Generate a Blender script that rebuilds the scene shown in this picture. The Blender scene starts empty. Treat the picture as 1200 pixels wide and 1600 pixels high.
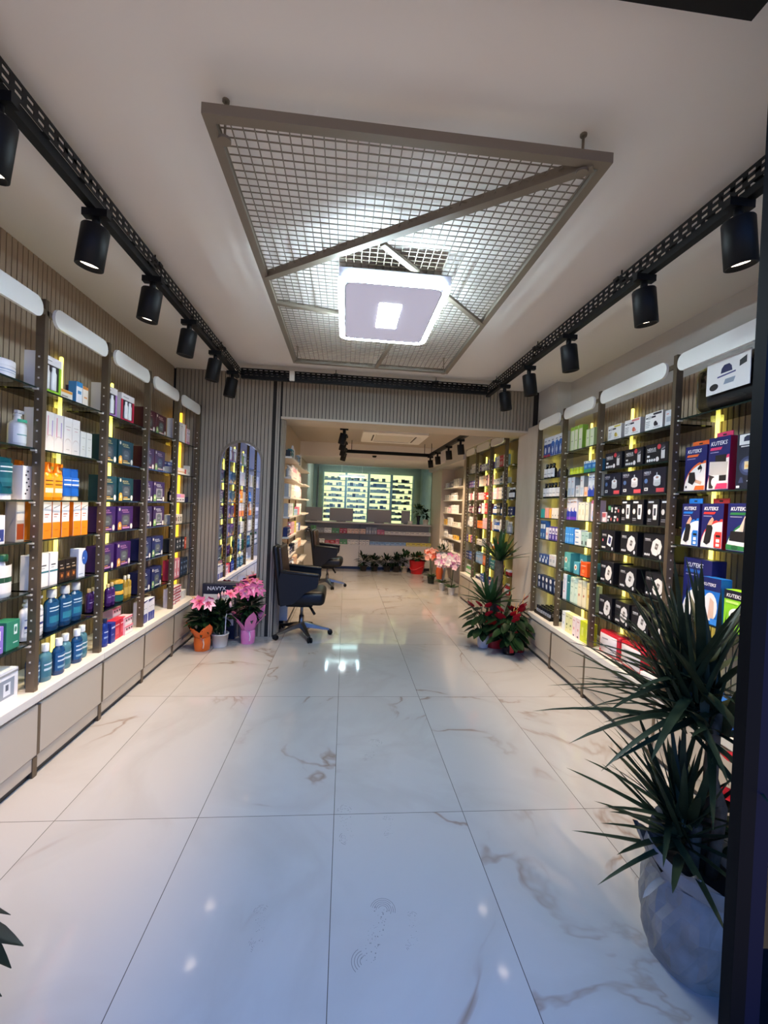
import bpy, bmesh, math, random
from mathutils import Vector, Matrix

sc = bpy.context.scene
COL = sc.collection
PI = math.pi

# ------------------------------------------------------------------ camera
cam_d = bpy.data.cameras.new('camera')
cam = bpy.data.objects.new('camera', cam_d)
COL.objects.link(cam)
cam_d.sensor_fit = 'VERTICAL'
cam_d.sensor_height = 36
cam_d.lens = 666.745 * 36 / 1600
cam_d.clip_start = 0.05
YAW, PITCH, ROLL, CAM_H = 0.0908994, 0.0143063, 0.0422324, 1.418126
_fw = Vector((math.sin(YAW) * math.cos(PITCH), math.cos(YAW) * math.cos(PITCH), -math.sin(PITCH)))
_rt = Vector((math.cos(YAW), -math.sin(YAW), 0))
_up = _rt.cross(_fw)
_r = math.cos(ROLL) * _rt + math.sin(ROLL) * _up
_u = -math.sin(ROLL) * _rt + math.cos(ROLL) * _up
cam.matrix_world = Matrix(((_r.x, _u.x, -_fw.x, 0), (_r.y, _u.y, -_fw.y, 0), (_r.z, _u.z, -_fw.z, CAM_H), (0, 0, 0, 1)))
sc.camera = cam

# ------------------------------------------------------------------ world, exposure
W = bpy.data.worlds.new('dusk')
sc.world = W
W.use_nodes = True
_bg = W.node_tree.nodes['Background']
_tc = W.node_tree.nodes.new('ShaderNodeTexCoord')
_sx = W.node_tree.nodes.new('ShaderNodeSeparateXYZ')
_rmp = W.node_tree.nodes.new('ShaderNodeValToRGB')     # warm light added below the horizon to lift the ceiling, dusk sky above
_mr = W.node_tree.nodes.new('ShaderNodeMapRange')
_mr.inputs['From Min'].default_value = -1
W.node_tree.links.new(_tc.outputs['Generated'], _sx.inputs[0])
W.node_tree.links.new(_sx.outputs[2], _mr.inputs[0])
W.node_tree.links.new(_mr.outputs[0], _rmp.inputs[0])
W.node_tree.links.new(_rmp.outputs[0], _bg.inputs[0])
_e = _rmp.color_ramp.elements
_e[0].position, _e[0].color = 0.40, (0.31, 0.255, 0.225, 1)
_e[1].position, _e[1].color = 0.56, (0.10, 0.30, 1.0, 1)
_bg.inputs[1].default_value = 1.35
sc.view_settings.view_transform = 'Standard'
sc.view_settings.look = 'None'
sc.view_settings.gamma = 1
sc.view_settings.exposure = 0.93
try:
    sc.cycles.use_denoising = True
    sc.cycles.max_bounces = 8
    sc.cycles.transparent_max_bounces = 24
    sc.cycles.sample_clamp_indirect = 4
    sc.cycles.caustics_reflective = False
    sc.cycles.caustics_refractive = False
except Exception:
    pass
SPOT_W = 52.0
BACK_SPOT_W = 34.0
RING = 84.0
STRIP = 1.6            # yellow light strips
CABINET = 0.75         # lit medicine cabinets

# ------------------------------------------------------------------ materials
def lin(c):
    if isinstance(c, str):
        c = [int(c[i:i + 2], 16) / 255 for i in (0, 2, 4)]
    return tuple(x / 12.92 if x <= 0.04045 else ((x + 0.055) / 1.055) ** 2.4 for x in c)

_M = {}
def mat(col, rough=0.5, metal=0.0, name=None, emit=0.0, coat=0.0, spec=0.5):
    key = (col, rough, metal, emit, coat, spec)
    if key in _M:
        return _M[key]
    m = bpy.data.materials.new(name or 'paint_' + str(col))
    m.use_nodes = True
    b = m.node_tree.nodes['Principled BSDF']
    c = lin(col)
    b.inputs['Base Color'].default_value = (*c, 1)
    b.inputs['Roughness'].default_value = rough
    b.inputs['Metallic'].default_value = metal
    b.inputs['Specular IOR Level'].default_value = spec
    b.inputs['Coat Weight'].default_value = coat
    if emit:
        b.inputs['Emission Color'].default_value = (*c, 1)
        b.inputs['Emission Strength'].default_value = emit
    _M[key] = m
    return m

def glass_mat(name, tint, refl=1.0, ior=1.5):
    m = bpy.data.materials.new(name)
    m.use_nodes = True
    nt = m.node_tree
    nt.nodes.clear()
    o = nt.nodes.new('ShaderNodeOutputMaterial')
    mx = nt.nodes.new('ShaderNodeMixShader')
    t = nt.nodes.new('ShaderNodeBsdfTransparent')
    t.inputs[0].default_value = (*tint, 1)
    g = nt.nodes.new('ShaderNodeBsdfGlossy')
    g.inputs['Roughness'].default_value = 0.01
    f = nt.nodes.new('ShaderNodeFresnel')
    f.inputs[0].default_value = ior
    mu = nt.nodes.new('ShaderNodeMath')
    mu.operation = 'MULTIPLY'
    mu.inputs[1].default_value = refl
    nt.links.new(f.outputs[0], mu.inputs[0])
    nt.links.new(mu.outputs[0], mx.inputs[0])
    nt.links.new(t.outputs[0], mx.inputs[1])
    nt.links.new(g.outputs[0], mx.inputs[2])
    nt.links.new(mx.outputs[0], o.inputs[0])
    return m

def noisy(name, c1, c2, scale, rough, bump=0.0, detail=4, stretch=(1, 1, 1)):
    m = bpy.data.materials.new(name)
    m.use_nodes = True
    nt = m.node_tree
    b = nt.nodes['Principled BSDF']
    tc = nt.nodes.new('ShaderNodeTexCoord')
    mp = nt.nodes.new('ShaderNodeMapping')
    mp.inputs['Scale'].default_value = stretch
    n = nt.nodes.new('ShaderNodeTexNoise')
    n.inputs['Scale'].default_value = scale
    n.inputs['Detail'].default_value = detail
    r = nt.nodes.new('ShaderNodeValToRGB')
    r.color_ramp.elements[0].position = 0.3
    r.color_ramp.elements[1].position = 0.7
    r.color_ramp.elements[0].color = (*lin(c1), 1)
    r.color_ramp.elements[1].color = (*lin(c2), 1)
    nt.links.new(tc.outputs['Object'], mp.inputs[0])
    nt.links.new(mp.outputs[0], n.inputs[0])
    nt.links.new(n.outputs[0], r.inputs[0])
    nt.links.new(r.outputs[0], b.inputs['Base Color'])
    b.inputs['Roughness'].default_value = rough
    if 'leaf' in name:
        b.inputs['Specular IOR Level'].default_value = 0.22
    if bump:
        bp = nt.nodes.new('ShaderNodeBump')
        bp.inputs['Strength'].default_value = bump
        bp.inputs['Distance'].default_value = 0.01
        nt.links.new(n.outputs[0], bp.inputs['Height'])
        nt.links.new(bp.outputs[0], b.inputs['Normal'])
    return m

def floor_mat():
    m = bpy.data.materials.new('marble_tile')
    m.use_nodes = True
    nt = m.node_tree
    N, L = nt.nodes, nt.links
    b = N['Principled BSDF']
    tc = N.new('ShaderNodeTexCoord')
    sx = N.new('ShaderNodeSeparateXYZ')
    L.new(tc.outputs['Object'], sx.inputs[0])
    def math_(op, a, bb=None):
        n = N.new('ShaderNodeMath')
        n.operation = op
        for i, v in enumerate((a, bb)):
            if v is None:
                continue
            if isinstance(v, (int, float)):
                n.inputs[i].default_value = v
            else:
                L.new(v, n.inputs[i])
        return n.outputs[0]
    tx = math_('DIVIDE', math_('ADD', sx.outputs[0], 1.194 + 6), 0.6)
    ty = math_('DIVIDE', math_('ADD', sx.outputs[1], -1.937 + 12), 1.2)
    fx, fy = math_('FRACT', tx), math_('FRACT', ty)
    ex = math_('MULTIPLY', math_('MINIMUM', fx, math_('SUBTRACT', 1.0, fx)), 0.6)
    ey = math_('MULTIPLY', math_('MINIMUM', fy, math_('SUBTRACT', 1.0, fy)), 1.2)
    grout = math_('LESS_THAN', math_('MINIMUM', ex, ey), 0.0014)
    ix, iy = math_('FLOOR', tx), math_('FLOOR', ty)
    cmb = N.new('ShaderNodeCombineXYZ')
    L.new(math_('MULTIPLY', ix, 3.7), cmb.inputs[0])
    L.new(math_('MULTIPLY', iy, 5.3), cmb.inputs[1])
    L.new(math_('ADD', math_('MULTIPLY', ix, 1.9), math_('MULTIPLY', iy, 2.3)), cmb.inputs[2])
    va = N.new('ShaderNodeVectorMath')
    va.operation = 'ADD'
    L.new(tc.outputs['Object'], va.inputs[0])
    L.new(cmb.outputs[0], va.inputs[1])
    n1 = N.new('ShaderNodeTexNoise')
    n1.inputs['Scale'].default_value = 1.15
    n1.inputs['Detail'].default_value = 5
    n1.inputs['Roughness'].default_value = 0.52
    n1.inputs['Distortion'].default_value = 0.7
    L.new(va.outputs[0], n1.inputs[0])
    n2 = N.new('ShaderNodeTexNoise')
    n2.inputs['Scale'].default_value = 1.6
    n2.inputs['Detail'].default_value = 3
    L.new(va.outputs[0], n2.inputs[0])
    d = math_('ABSOLUTE', math_('SUBTRACT', n1.outputs[0], 0.5))
    vein = N.new('ShaderNodeMapRange')
    vein.inputs['From Min'].default_value = 0.0
    vein.inputs['From Max'].default_value = 0.014
    vein.inputs['To Min'].default_value = 1
    vein.inputs['To Max'].default_value = 0
    L.new(d, vein.inputs[0])
    msk = N.new('ShaderNodeMapRange')
    msk.inputs['From Min'].default_value = 0.5
    msk.inputs['From Max'].default_value = 0.62
    L.new(n2.outputs[0], msk.inputs[0])
    vv = math_('MULTIPLY', math_('MULTIPLY', vein.outputs[0], msk.outputs[0]), 0.75)
    soft = N.new('ShaderNodeMapRange')
    soft.inputs['From Min'].default_value = 0.0
    soft.inputs['From Max'].default_value = 0.07
    soft.inputs['To Min'].default_value = 0.22
    soft.inputs['To Max'].default_value = 0
    L.new(d, soft.inputs[0])
    def mix(fac, a, bcol):
        n = N.new('ShaderNodeMix')
        n.data_type = 'RGBA'
        L.new(fac, n.inputs[0])
        if isinstance(a, tuple):
            n.inputs[6].default_value = (*a, 1)
        else:
            L.new(a, n.inputs[6])
        n.inputs[7].default_value = (*bcol, 1)
        return n.outputs[2]
    c = mix(soft.outputs[0], lin('A7A4A1'), lin('8F8881'))
    c = mix(vv, c, lin('7A6252'))
    c = mix(grout, c, lin('55504C'))
    L.new(c, b.inputs['Base Color'])
    b.inputs['Roughness'].default_value = 0.07
    b.inputs['Specular IOR Level'].default_value = 0.55
    return m

WHITE = mat('DAD6D0', 0.6)
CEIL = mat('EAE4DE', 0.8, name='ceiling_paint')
SLAT = mat('A9957E', 0.55, name='slat_taupe')
SLAT_B = mat('94897A', 0.55, name='slat_grey_taupe')
GROOVE = mat('1D1814', 0.8, name='slat_groove')
BRONZE = mat('6E604E', 0.38, 0.55, name='bronze_metal')
BRONZE2 = mat('7C7264', 0.45, 0.25, name='grey_bronze_metal')
BLACK = mat('0A0B0D', 0.5, name='black_metal', spec=0.25)
NAVYM = mat('050A20', 0.6, name='navy_metal', spec=0.15)
POSTM = mat('060709', 0.6, name='post_black', spec=0.1)
CHROME = mat('86837F', 0.34, 1.0, name='chrome')
PIN = mat('E6E0D2', 0.3, 0.3, name='steel_pin')
CAB = mat('B9AC9B', 0.22, name='beige_lacquer', coat=0.4)
CABW = mat('D9D2C7', 0.35, name='white_lacquer')
KICK = mat('15161A', 0.3, name='black_kick')
OPAL = mat('F6F5EF', 0.35, name='opal_panel')
STRIPM = mat('FFF56E', 0.5, name='yellow_strip', emit=STRIP)
STRIPW = mat('FFC93A', 0.5, name='warm_strip', emit=1.0)
TAN = mat('C3B5A2', 0.5, name='tan_panel')
LEATHER = mat('0E0E0F', 0.4, name='black_leather', spec=0.3)
LEATHERB = mat('31231B', 0.42, name='brown_leather')
GLASS = glass_mat('shelf_glass', (0.93, 0.97, 0.95))
GEDGE = mat('1B2A24', 0.15, name='glass_edge')
PANE = glass_mat('green_pane', (0.87, 0.92, 0.88), 1.0)
CLEARP = glass_mat('clear_plastic', (0.88, 0.9, 0.92), 0.9)
MIRROR = mat('EDEDEB', 0.015, 1.0, name='mirror_silver')
LEAFD = noisy('dracaena_leaf', '1A2415', '36402A', 9, 0.42)
LEAFM = noisy('mid_leaf', '16301A', '2F4E26', 11, 0.4)
LEAFB = noisy('blackish_leaf', '060C08', '101C11', 11, 0.5)
LEAFK = noisy('dark_leaf', '0B190E', '1C3419', 11, 0.38)
BARK = noisy('bark', '4A3B2C', '6B5844', 30, 0.8, 0.4)
PAPER = noisy('grey_wrapping_paper', '77726A', '96908A', 9, 0.75, 0.6)
MARBLE = noisy('cream_marble', 'B8AC9C', 'CFC5B6', 3, 0.15, stretch=(1, 1, 0.35))
FLOOR = floor_mat()

# ------------------------------------------------------------------ mesh builder
class MB:
    def __init__(s):
        s.v, s.f, s.m, s.sm, s.mats = [], [], [], [], []
    def mi(s, m):
        if m not in s.mats:
            s.mats.append(m)
        return s.mats.index(m)
    def add(s, vs, fs, m, smooth=False, M=None):
        o = len(s.v)
        for p in vs:
            p = Vector(p)
            s.v.append(M @ p if M is not None else p)
        k = s.mi(m)
        for f in fs:
            s.f.append([i + o for i in f])
            s.m.append(k)
            s.sm.append(smooth)
        return s
    def box(s, x0, x1, y0, y1, z0, z1, m, M=None):
        v = [(x, y, z) for z in (z0, z1) for y in (y0, y1) for x in (x0, x1)]
        f = [(0, 2, 3, 1), (4, 5, 7, 6), (0, 1, 5, 4), (2, 6, 7, 3), (0, 4, 6, 2), (1, 3, 7, 5)]
        return s.add(v, f, m, False, M)
    def rbox(s, x0, x1, y0, y1, z0, z1, r, m, seg=2, M=None, smooth=True):
        bm = bmesh.new()
        bmesh.ops.create_cube(bm, size=1)
        bmesh.ops.scale(bm, vec=(x1 - x0, y1 - y0, z1 - z0), verts=bm.verts)
        bmesh.ops.translate(bm, vec=((x0 + x1) / 2, (y0 + y1) / 2, (z0 + z1) / 2), verts=bm.verts)
        bmesh.ops.bevel(bm, geom=bm.edges[:], offset=r, segments=seg, affect='EDGES', profile=0.5)
        bm.verts.index_update()
        s.add([v.co.copy() for v in bm.verts], [[v.index for v in f.verts] for f in bm.faces], m, smooth, M)
        bm.free()
        return s
    def prism(s, pts, y0, y1, m, M=None, smooth=False):
        """outline in x,z pushed from y0 to y1"""
        n = len(pts)
        v = [(x, y0, z) for x, z in pts] + [(x, y1, z) for x, z in pts]
        f = [list(range(n)), list(range(2 * n - 1, n - 1, -1))]
        s.add(v, f, m, False, M)
        s.add(v, [(i, i + n, (i + 1) % n + n, (i + 1) % n) for i in range(n)], m, smooth, M)
        return s
    def flat(s, pts, y, m, M=None):
        return s.add([(x, y, z) for x, z in pts], [list(range(len(pts)))], m, False, M)
    def lathe(s, prof, m, n=14, sx=1, sy=1, M=None, cx=0, cy=0, caps=True, smooth=True, wob=0, a0=0.0):
        v, f = [], []
        for j, (r, z) in enumerate(prof):
            for i in range(n):
                a = 2 * PI * i / n + a0
                rr = r * (1 + wob * math.sin(a * 5 + j) + wob * 0.6 * math.sin(a * 11 + 2 * j))
                v.append((cx + rr * math.cos(a) * sx, cy + rr * math.sin(a) * sy, z))
        for j in range(len(prof) - 1):
            for i in range(n):
                f.append((j * n + i, j * n + (i + 1) % n, (j + 1) * n + (i + 1) % n, (j + 1) * n + i))
        s.add(v, f, m, smooth, M)
        if caps:
            k = len(prof) - 1
            s.add([v[i] for i in range(n)], [list(range(n))[::-1]], m, False, M)
            s.add([v[k * n + i] for i in range(n)], [list(range(n))], m, False, M)
        return s
    def tube(s, pts, rad, m, n=8, M=None):
        pts = [Vector(p) for p in pts]
        rads = rad if isinstance(rad, (list, tuple)) else [rad] * len(pts)
        v, f = [], []
        for k, p in enumerate(pts):
            t = (pts[min(k + 1, len(pts) - 1)] - pts[max(k - 1, 0)]).normalized()
            a = t.orthogonal().normalized() if k == 0 else (a - t * a.dot(t)).normalized()
            b = t.cross(a)
            for i in range(n):
                w = 2 * PI * i / n
                v.append(p + rads[k] * (math.cos(w) * a + math.sin(w) * b))
        for k in range(len(pts) - 1):
            for i in range(n):
                f.append((k * n + i, k * n + (i + 1) % n, (k + 1) * n + (i + 1) % n, (k + 1) * n + i))
        f.append(list(range(n))[::-1])
        f.append([(len(pts) - 1) * n + i for i in range(n)])
        return s.add(v, f, m, True, M)
    def leaf(s, base, tip, width, m, droop=0.0, side=None, n=5, fold=0.15, shape=None):
        """a blade from base towards tip, bending down by droop"""
        base, tip = Vector(base), Vector(tip)
        d = tip - base
        if side is None:
            side = d.cross(Vector((0, 0, 1)))
            if side.length < 1e-4:
                side = Vector((1, 0, 0))
        side = side.normalized()
        nrm = side.cross(d).normalized()
        v, f = [], []
        for i in range(n + 1):
            t = i / n
            p = base + d * t - Vector((0, 0, 1)) * droop * t * t
            w = width * (shape(t) if shape else (0.55 + 0.9 * t) * (1 - t) ** 0.6 if t > 0 else 0.5) / 2
            v += [p - side * w, p - nrm * w * fold * 2, p + side * w]
        for i in range(n):
            a = 3 * i
            f += [(a, a + 1, a + 4, a + 3), (a + 1, a + 2, a + 5, a + 4)]
        return s.add(v, f, m, True)
    def text(s, txt, x, z, size, m, y=-0.001, M=None, align='LEFT', shear=0.0):
        vs, fs = text_geo(txt, align, shear)
        return s.add([(x + vx * size, y, z + vz * size) for vx, vz in vs], fs, m, False, M)
    def mesh(s, name):
        me = bpy.data.meshes.new(name)
        me.from_pydata([tuple(p) for p in s.v], [], s.f)
        for m in s.mats:
            me.materials.append(m)
        me.polygons.foreach_set('material_index', s.m)
        me.polygons.foreach_set('use_smooth', s.sm)
        me.update()
        return me
    def build(s, name, parent=None, **kw):
        return link(name, s.mesh(name), parent, **kw)

_T = {}
def text_geo(txt, align, shear):
    k = (txt, align, shear)
    if k not in _T:
        cu = bpy.data.curves.new('t', 'FONT')
        cu.body = txt
        cu.align_x = align
        cu.shear = shear
        cu.offset = 0.012
        cu.resolution_u = 2
        o = bpy.data.objects.new('t', cu)
        COL.objects.link(o)
        dg = bpy.context.evaluated_depsgraph_get()
        me = bpy.data.meshes.new_from_object(o.evaluated_get(dg))
        _T[k] = ([(v.co.x, v.co.y) for v in me.vertices], [list(p.vertices) for p in me.polygons])
        bpy.data.objects.remove(o)
        bpy.data.meshes.remove(me)
    return _T[k]

def link(name, data, parent=None, label=None, cat=None, group=None, kind=None, M=None, loc=None):
    o = bpy.data.objects.new(name, data)
    COL.objects.link(o)
    if parent is not None:
        o.parent = parent
    if M is not None:
        o.matrix_world = M
    if loc is not None:
        o.location = loc
    for k, val in (('label', label), ('category', cat), ('group', group), ('kind', kind)):
        if val:
            o[k] = val
    return o

def thing(name, label, cat, M=None, loc=None, group=None):
    o = link(name, None, None, label, cat, group, None, M, loc)
    o.empty_display_size = 0.05
    return o

def struct(name, mb, label=None):
    return mb.build(name, None, kind='structure', label=label)

def dup(root, M=None, label=None, group=None):
    r = root.copy()
    COL.objects.link(r)
    if M is not None:
        r.matrix_world = M
    for k, v in (('label', label), ('group', group)):
        if v:
            r[k] = v
    for ch in root.children:
        c = ch.copy()
        COL.objects.link(c)
        c.parent = r
        for g in ch.children:
            d = g.copy()
            COL.objects.link(d)
            d.parent = c
    return r

def TR(x, y, z, rz=0.0):
    return Matrix.Translation((x, y, z)) @ Matrix.Rotation(rz, 4, 'Z')

ORD = ['first', 'second', 'third', 'fourth', 'fifth', 'sixth', 'seventh', 'eighth', 'ninth', 'tenth', 'eleventh', 'twelfth',
       'thirteenth', 'fourteenth', 'fifteenth', 'sixteenth', 'seventeenth', 'eighteenth', 'nineteenth', 'twentieth', 'twenty-first',
       'twenty-second', 'twenty-third', 'twenty-fourth', 'twenty-fifth', 'twenty-sixth', 'twenty-seventh', 'twenty-eighth']
NUM = ['zero', 'one', 'two', 'three', 'four', 'five', 'six', 'seven', 'eight', 'nine', 'ten', 'eleven', 'twelve', 'thirteen', 'fourteen',
       'fifteen', 'sixteen', 'seventeen', 'eighteen', 'nineteen', 'twenty', 'twenty-one', 'twenty-two', 'twenty-three', 'twenty-four']

# ------------------------------------------------------------------ room shell
CZ = 2.73            # ceiling height
LX, RX = -1.77, 2.2  # side walls
BY = 4.52            # wall that carries the mirror, and the opening beside it
FY = 0.9             # shop front
ROOMB = 11.5         # far end

struct('floor', MB().box(-2.2, 2.6, FY, ROOMB, -0.06, 0, FLOOR))
struct('pavement_ground', MB().box(-3, 3, 0.55, FY, -0.14, -0.03, mat('4A4A4C', 0.9)))
struct('ceiling', MB().box(-2.2, 2.6, FY, BY + 0.4, CZ, CZ + 0.1, CEIL))

def slats(mb, a0, a1, z0, z1, place, m, pitch=0.0375, w=0.0305, t=0.011):
    n = int((a1 - a0) / pitch)
    for i in range(n):
        a = a0 + i * pitch
        place(mb, a, a + w, z0, z1, t, m)

# left wall, slatted over its whole height
w = MB().box(LX - 0.12, LX - 0.011, -0.6, BY + 0.05, 0, CZ, GROOVE)
slats(w, -0.6, BY, 0, CZ, lambda mb, a, b, z0, z1, t, m: mb.box(LX - t, LX, a, b, z0, z1, m), SLAT)
struct('wall_left', w)
# right wall, plain paint above the shelving
w = MB().box(RX, RX + 0.12, FY, 9.6, 0, CZ, mat('C9C4BC', 0.75))
struct('wall_right', w)
w = MB().box(2.06, RX, 4.1, BY, 2.38, CZ, mat('C9C4BC', 0.75))
struct('wall_right_pier', w)
# mirror wall with rounded end
w = MB().box(LX, -0.70, BY + 0.011, BY + 0.18, 0, CZ, GROOVE)
slats(w, LX + 0.012, -0.755, 0, CZ, lambda mb, a, b, z0, z1, t, m: mb.box(a, b, BY, BY + t, z0, z1, m), SLAT_B)
R0 = 0.10
for i in range(7):
    a0, a1 = -PI / 2 + i * PI / 14 + 0.03, -PI / 2 + (i + 1) * PI / 14 - 0.02
    c = (-0.755, BY + R0)
    pts = [(c[0] + r * math.cos(a), c[1] + r * math.sin(a)) for r, a in ((R0, a0), (R0, a1), (R0 - 0.02, a1), (R0 - 0.02, a0))]
    w.add([(x, y, z) for z in (0, CZ) for x, y in pts], [(0, 1, 5, 4), (1, 2, 6, 5), (2, 3, 7, 6), (3, 0, 4, 7)], SLAT_B)
w.lathe([(R0 - 0.012, 0), (R0 - 0.012, CZ)], GROOVE, 24, cx=-0.755, cy=BY + R0)
struct('wall_back', w)
# bulkhead over the opening
w = MB().box(-0.70, RX, BY + 0.011, BY + 0.36, 2.30, CZ, GROOVE)
slats(w, -0.69, 2.03, 2.30, CZ, lambda mb, a, b, z0, z1, t, m: mb.box(a, b, BY, BY + t, z0, z1, m), SLAT_B)
w.box(-0.70, 2.04, BY - 0.002, BY + 0.37, 2.278, 2.30, TAN)
struct('wall_bulkhead', w)
# marble pier on the right of the opening
struct('wall_marble', MB().box(1.955, RX, 4.27, 4.77, 0, 2.33, MARBLE).box(1.94, 1.955, 4.27, 4.8, 0, 0.07, KICK))

# back room shell
CB = 2.55
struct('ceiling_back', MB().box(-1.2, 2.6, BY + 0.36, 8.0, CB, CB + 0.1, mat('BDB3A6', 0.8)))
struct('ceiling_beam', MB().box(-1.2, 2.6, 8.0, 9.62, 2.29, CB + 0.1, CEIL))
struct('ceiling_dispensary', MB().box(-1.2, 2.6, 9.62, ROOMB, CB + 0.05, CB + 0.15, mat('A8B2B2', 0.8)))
struct('wall_back_left', MB().box(-0.99, -0.87, BY + 0.18, ROOMB, 0, CB + 0.1, mat('C6BBAA', 0.7)))
struct('wall_back_right', MB().box(2.0, 2.5, 9.6, ROOMB, 0, CB + 0.1, noisy('grey_stone', '94A09E', 'B8C2BF', 7, 0.3)))
struct('wall_far', MB().box(-1.0, 2.5, ROOMB - 0.1, ROOMB, 0, CB + 0.1, mat('7E8C90', 0.7)))
struct('trim_soffit', MB().box(1.86, RX, BY + 0.36, 6.75, 2.36, CB, WHITE).box(1.86, RX, 6.75, 9.6, 2.22, CB, WHITE))
struct('wall_column', MB().box(1.9, RX, 6.68, 6.82, 0, 2.3, mat('A99C8B', 0.5)))
struct('wall_pillar', MB().box(1.945, RX, 8.6, 9.6, 0, 2.25, mat('D2C4B0', 0.5)))

# shop front: black post, header and the fixed pane beside the post
struct('door_1', MB().box(0.945, 0.982, 0.9, 0.93, 0, 2.73, POSTM).box(0.982, 1.02, 0.9, 0.92, 0, 2.73, NAVYM))
struct('trim_1', MB().box(-2.2, 0.94, 0.9, 0.98, 2.64, 2.73, BLACK))
struct('window_1', MB().box(1.02, 2.2, 0.925, 0.937, 0.0, 2.73, PANE))
struct('wall_front', MB().box(2.2, 2.6, 0.86, 1.0, 0, CZ, BLACK).box(-2.3, -1.8, 0.86, 1.0, 0, CZ, BLACK))

# ------------------------------------------------------------------ ceiling grid and lamp
GX0, GX1, GY0, GY1, GZ = -0.493, 0.852, 1.385, 3.735, 2.607
g = thing('hanging_grid', 'bronze wire grid panel hung below the ceiling around the square lamp', 'ceiling grid', loc=(0.18, 2.56, GZ))
def gl(mb, name, par=g):
    o = mb.build(name, par)
    o.matrix_parent_inverse = Matrix.Translation(-par.location)
    return o
fr = MB()
t, h = 0.034, 0.034
fr.box(GX0, GX1, GY0, GY0 + t, GZ, GZ + h, BRONZE2).box(GX0, GX1, GY1 - t, GY1, GZ, GZ + h, BRONZE2)
fr.box(GX0, GX0 + t, GY0 + t, GY1 - t, GZ, GZ + h, BRONZE2).box(GX1 - t, GX1, GY0 + t, GY1 - t, GZ, GZ + h, BRONZE2)
gl(fr, 'frame')
wm = MB()
n = 36
for i in range(1, n):
    x = GX0 + (GX1 - GX0) * i / n
    wm.box(x - .002, x + .002, GY0 + t, GY1 - t, GZ + 0.017, GZ + 0.020, BRONZE2)
n = 66
for i in range(1, n):
    y = GY0 + (GY1 - GY0) * i / n
    wm.box(GX0 + t, GX1 - t, y - .002, y + .002, GZ + 0.020, GZ + 0.023, BRONZE2)
gl(wm, 'wire_mesh')
def bar(a, b, w_=0.03):
    a, b = Vector((*a, 0)), Vector((*b, 0))
    d = b - a
    M = Matrix.Translation((a.x, a.y, GZ)) @ Matrix.Rotation(math.atan2(d.y, d.x), 4, 'Z')
    gl(MB().box(0, d.length, -w_ / 2, w_ / 2, -0.004, 0.012, BRONZE2, M).box(0, d.length, w_ / 2 - .004, w_ / 2, 0.012, 0.034, BRONZE2, M), 'cross_bar')
bar((0.80, 1.415), (-0.462, 2.35), 0.036)
bar((0.12, 1.96), (0.82, 2.69))
bar((-0.46, 2.64), (0.02, 2.74))
bar((0.215, 3.70), (0.32, 2.88))
for x, y in ((0.767, 1.43), (-0.445, 1.47), (-0.455, 3.68), (0.805, 3.69)):
    gl(MB().tube([(x, y, GZ - 0.004), (x, y, CZ)], 0.0045, BRONZE2, 6).lathe([(0.012, CZ - 0.006), (0.012, CZ)], BRONZE2, 10, cx=x, cy=y), 'hanger_rod')
    gl(MB().lathe([(0.021, GZ - 0.012), (0.021, GZ - 0.003)], BRONZE2, 16, cx=x, cy=y), 'end_disc')

def ring_mesh(w_, l_, rad, inset, z0, z1, m, seg=6):
    def loop(ins, z):
        out = []
        a, b, r = w_ / 2 - ins, l_ / 2 - ins, max(rad - ins, 0.01)
        for cx, cy, s0 in ((a - r, b - r, 0), (-a + r, b - r, 1), (-a + r, -b + r, 2), (a - r, -b + r, 3)):
            for i in range(seg + 1):
                t_ = (s0 + i / seg) * PI / 2
                out.append((cx + r * math.cos(t_), cy + r * math.sin(t_), z))
        return out
    lo, li, uo, ui = loop(0, z0), loop(inset, z0), loop(0, z1), loop(inset, z1)
    n = len(lo)
    mb = MB()
    v = lo + li + uo + ui
    f = []
    for i in range(n):
        j = (i + 1) % n
        f += [(i, i + n, j + n, j), (i, j, j + 2 * n, i + 2 * n), (i + n, i + 3 * n, j + 3 * n, j + n), (i + 2 * n, j + 2 * n, j + 3 * n, i + 3 * n)]
    mb.add(v, f, m)
    return mb
def ring_lamp(label, x, y, z, w_=0.575, l_=0.79, k=1.0):
    COOL = mat('D8F2FF', 0.5, name='lamp_diffuser', emit=RING * k)
    COOLC = mat('EEF9FF', 0.5, name='lamp_centre', emit=RING * 0.8 * k)
    lp = thing('ceiling_lamp', label, 'lamp', loc=(x, y, z))
    ring_mesh(w_, l_, 0.06, 0.026, 0.0, 0.011, COOL).build('ring_diffuser', lp)
    ring_mesh(w_ - 0.066, l_ - 0.066, 0.05, 0.006, -0.001, 0.02, mat('8F949C', 0.4)).build('inner_rim', lp)
    mb = MB().box(-w_ / 2 + 0.004, w_ / 2 - 0.004, -l_ / 2 + 0.012, l_ / 2 - 0.012, 0.012, 0.06, mat('B8B6C4', 0.5))
    mb.rbox(-w_ / 2 + 0.03, w_ / 2 - 0.03, -l_ / 2 + 0.03, l_ / 2 - 0.03, 0.001, 0.02, 0.006, mat('CBCBE2', 0.5, emit=0.22), 1, smooth=False)
    mb.build('panel', lp)
    mb = MB().rbox(-0.065, 0.065, -0.165, 0.165, -0.0005, 0.012, 0.006, COOLC, 2)
    mb.build('centre_light', lp)
    return lp
ring_lamp('white square ring lamp glowing under the hanging bronze grid', 0.205, 2.53, 2.535)
ring_lamp('ring lamp above the dispensary behind the green glass, seen mirrored in floor', 0.08, 10.15, 2.47, 0.78, 0.8, 0.3)

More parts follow.
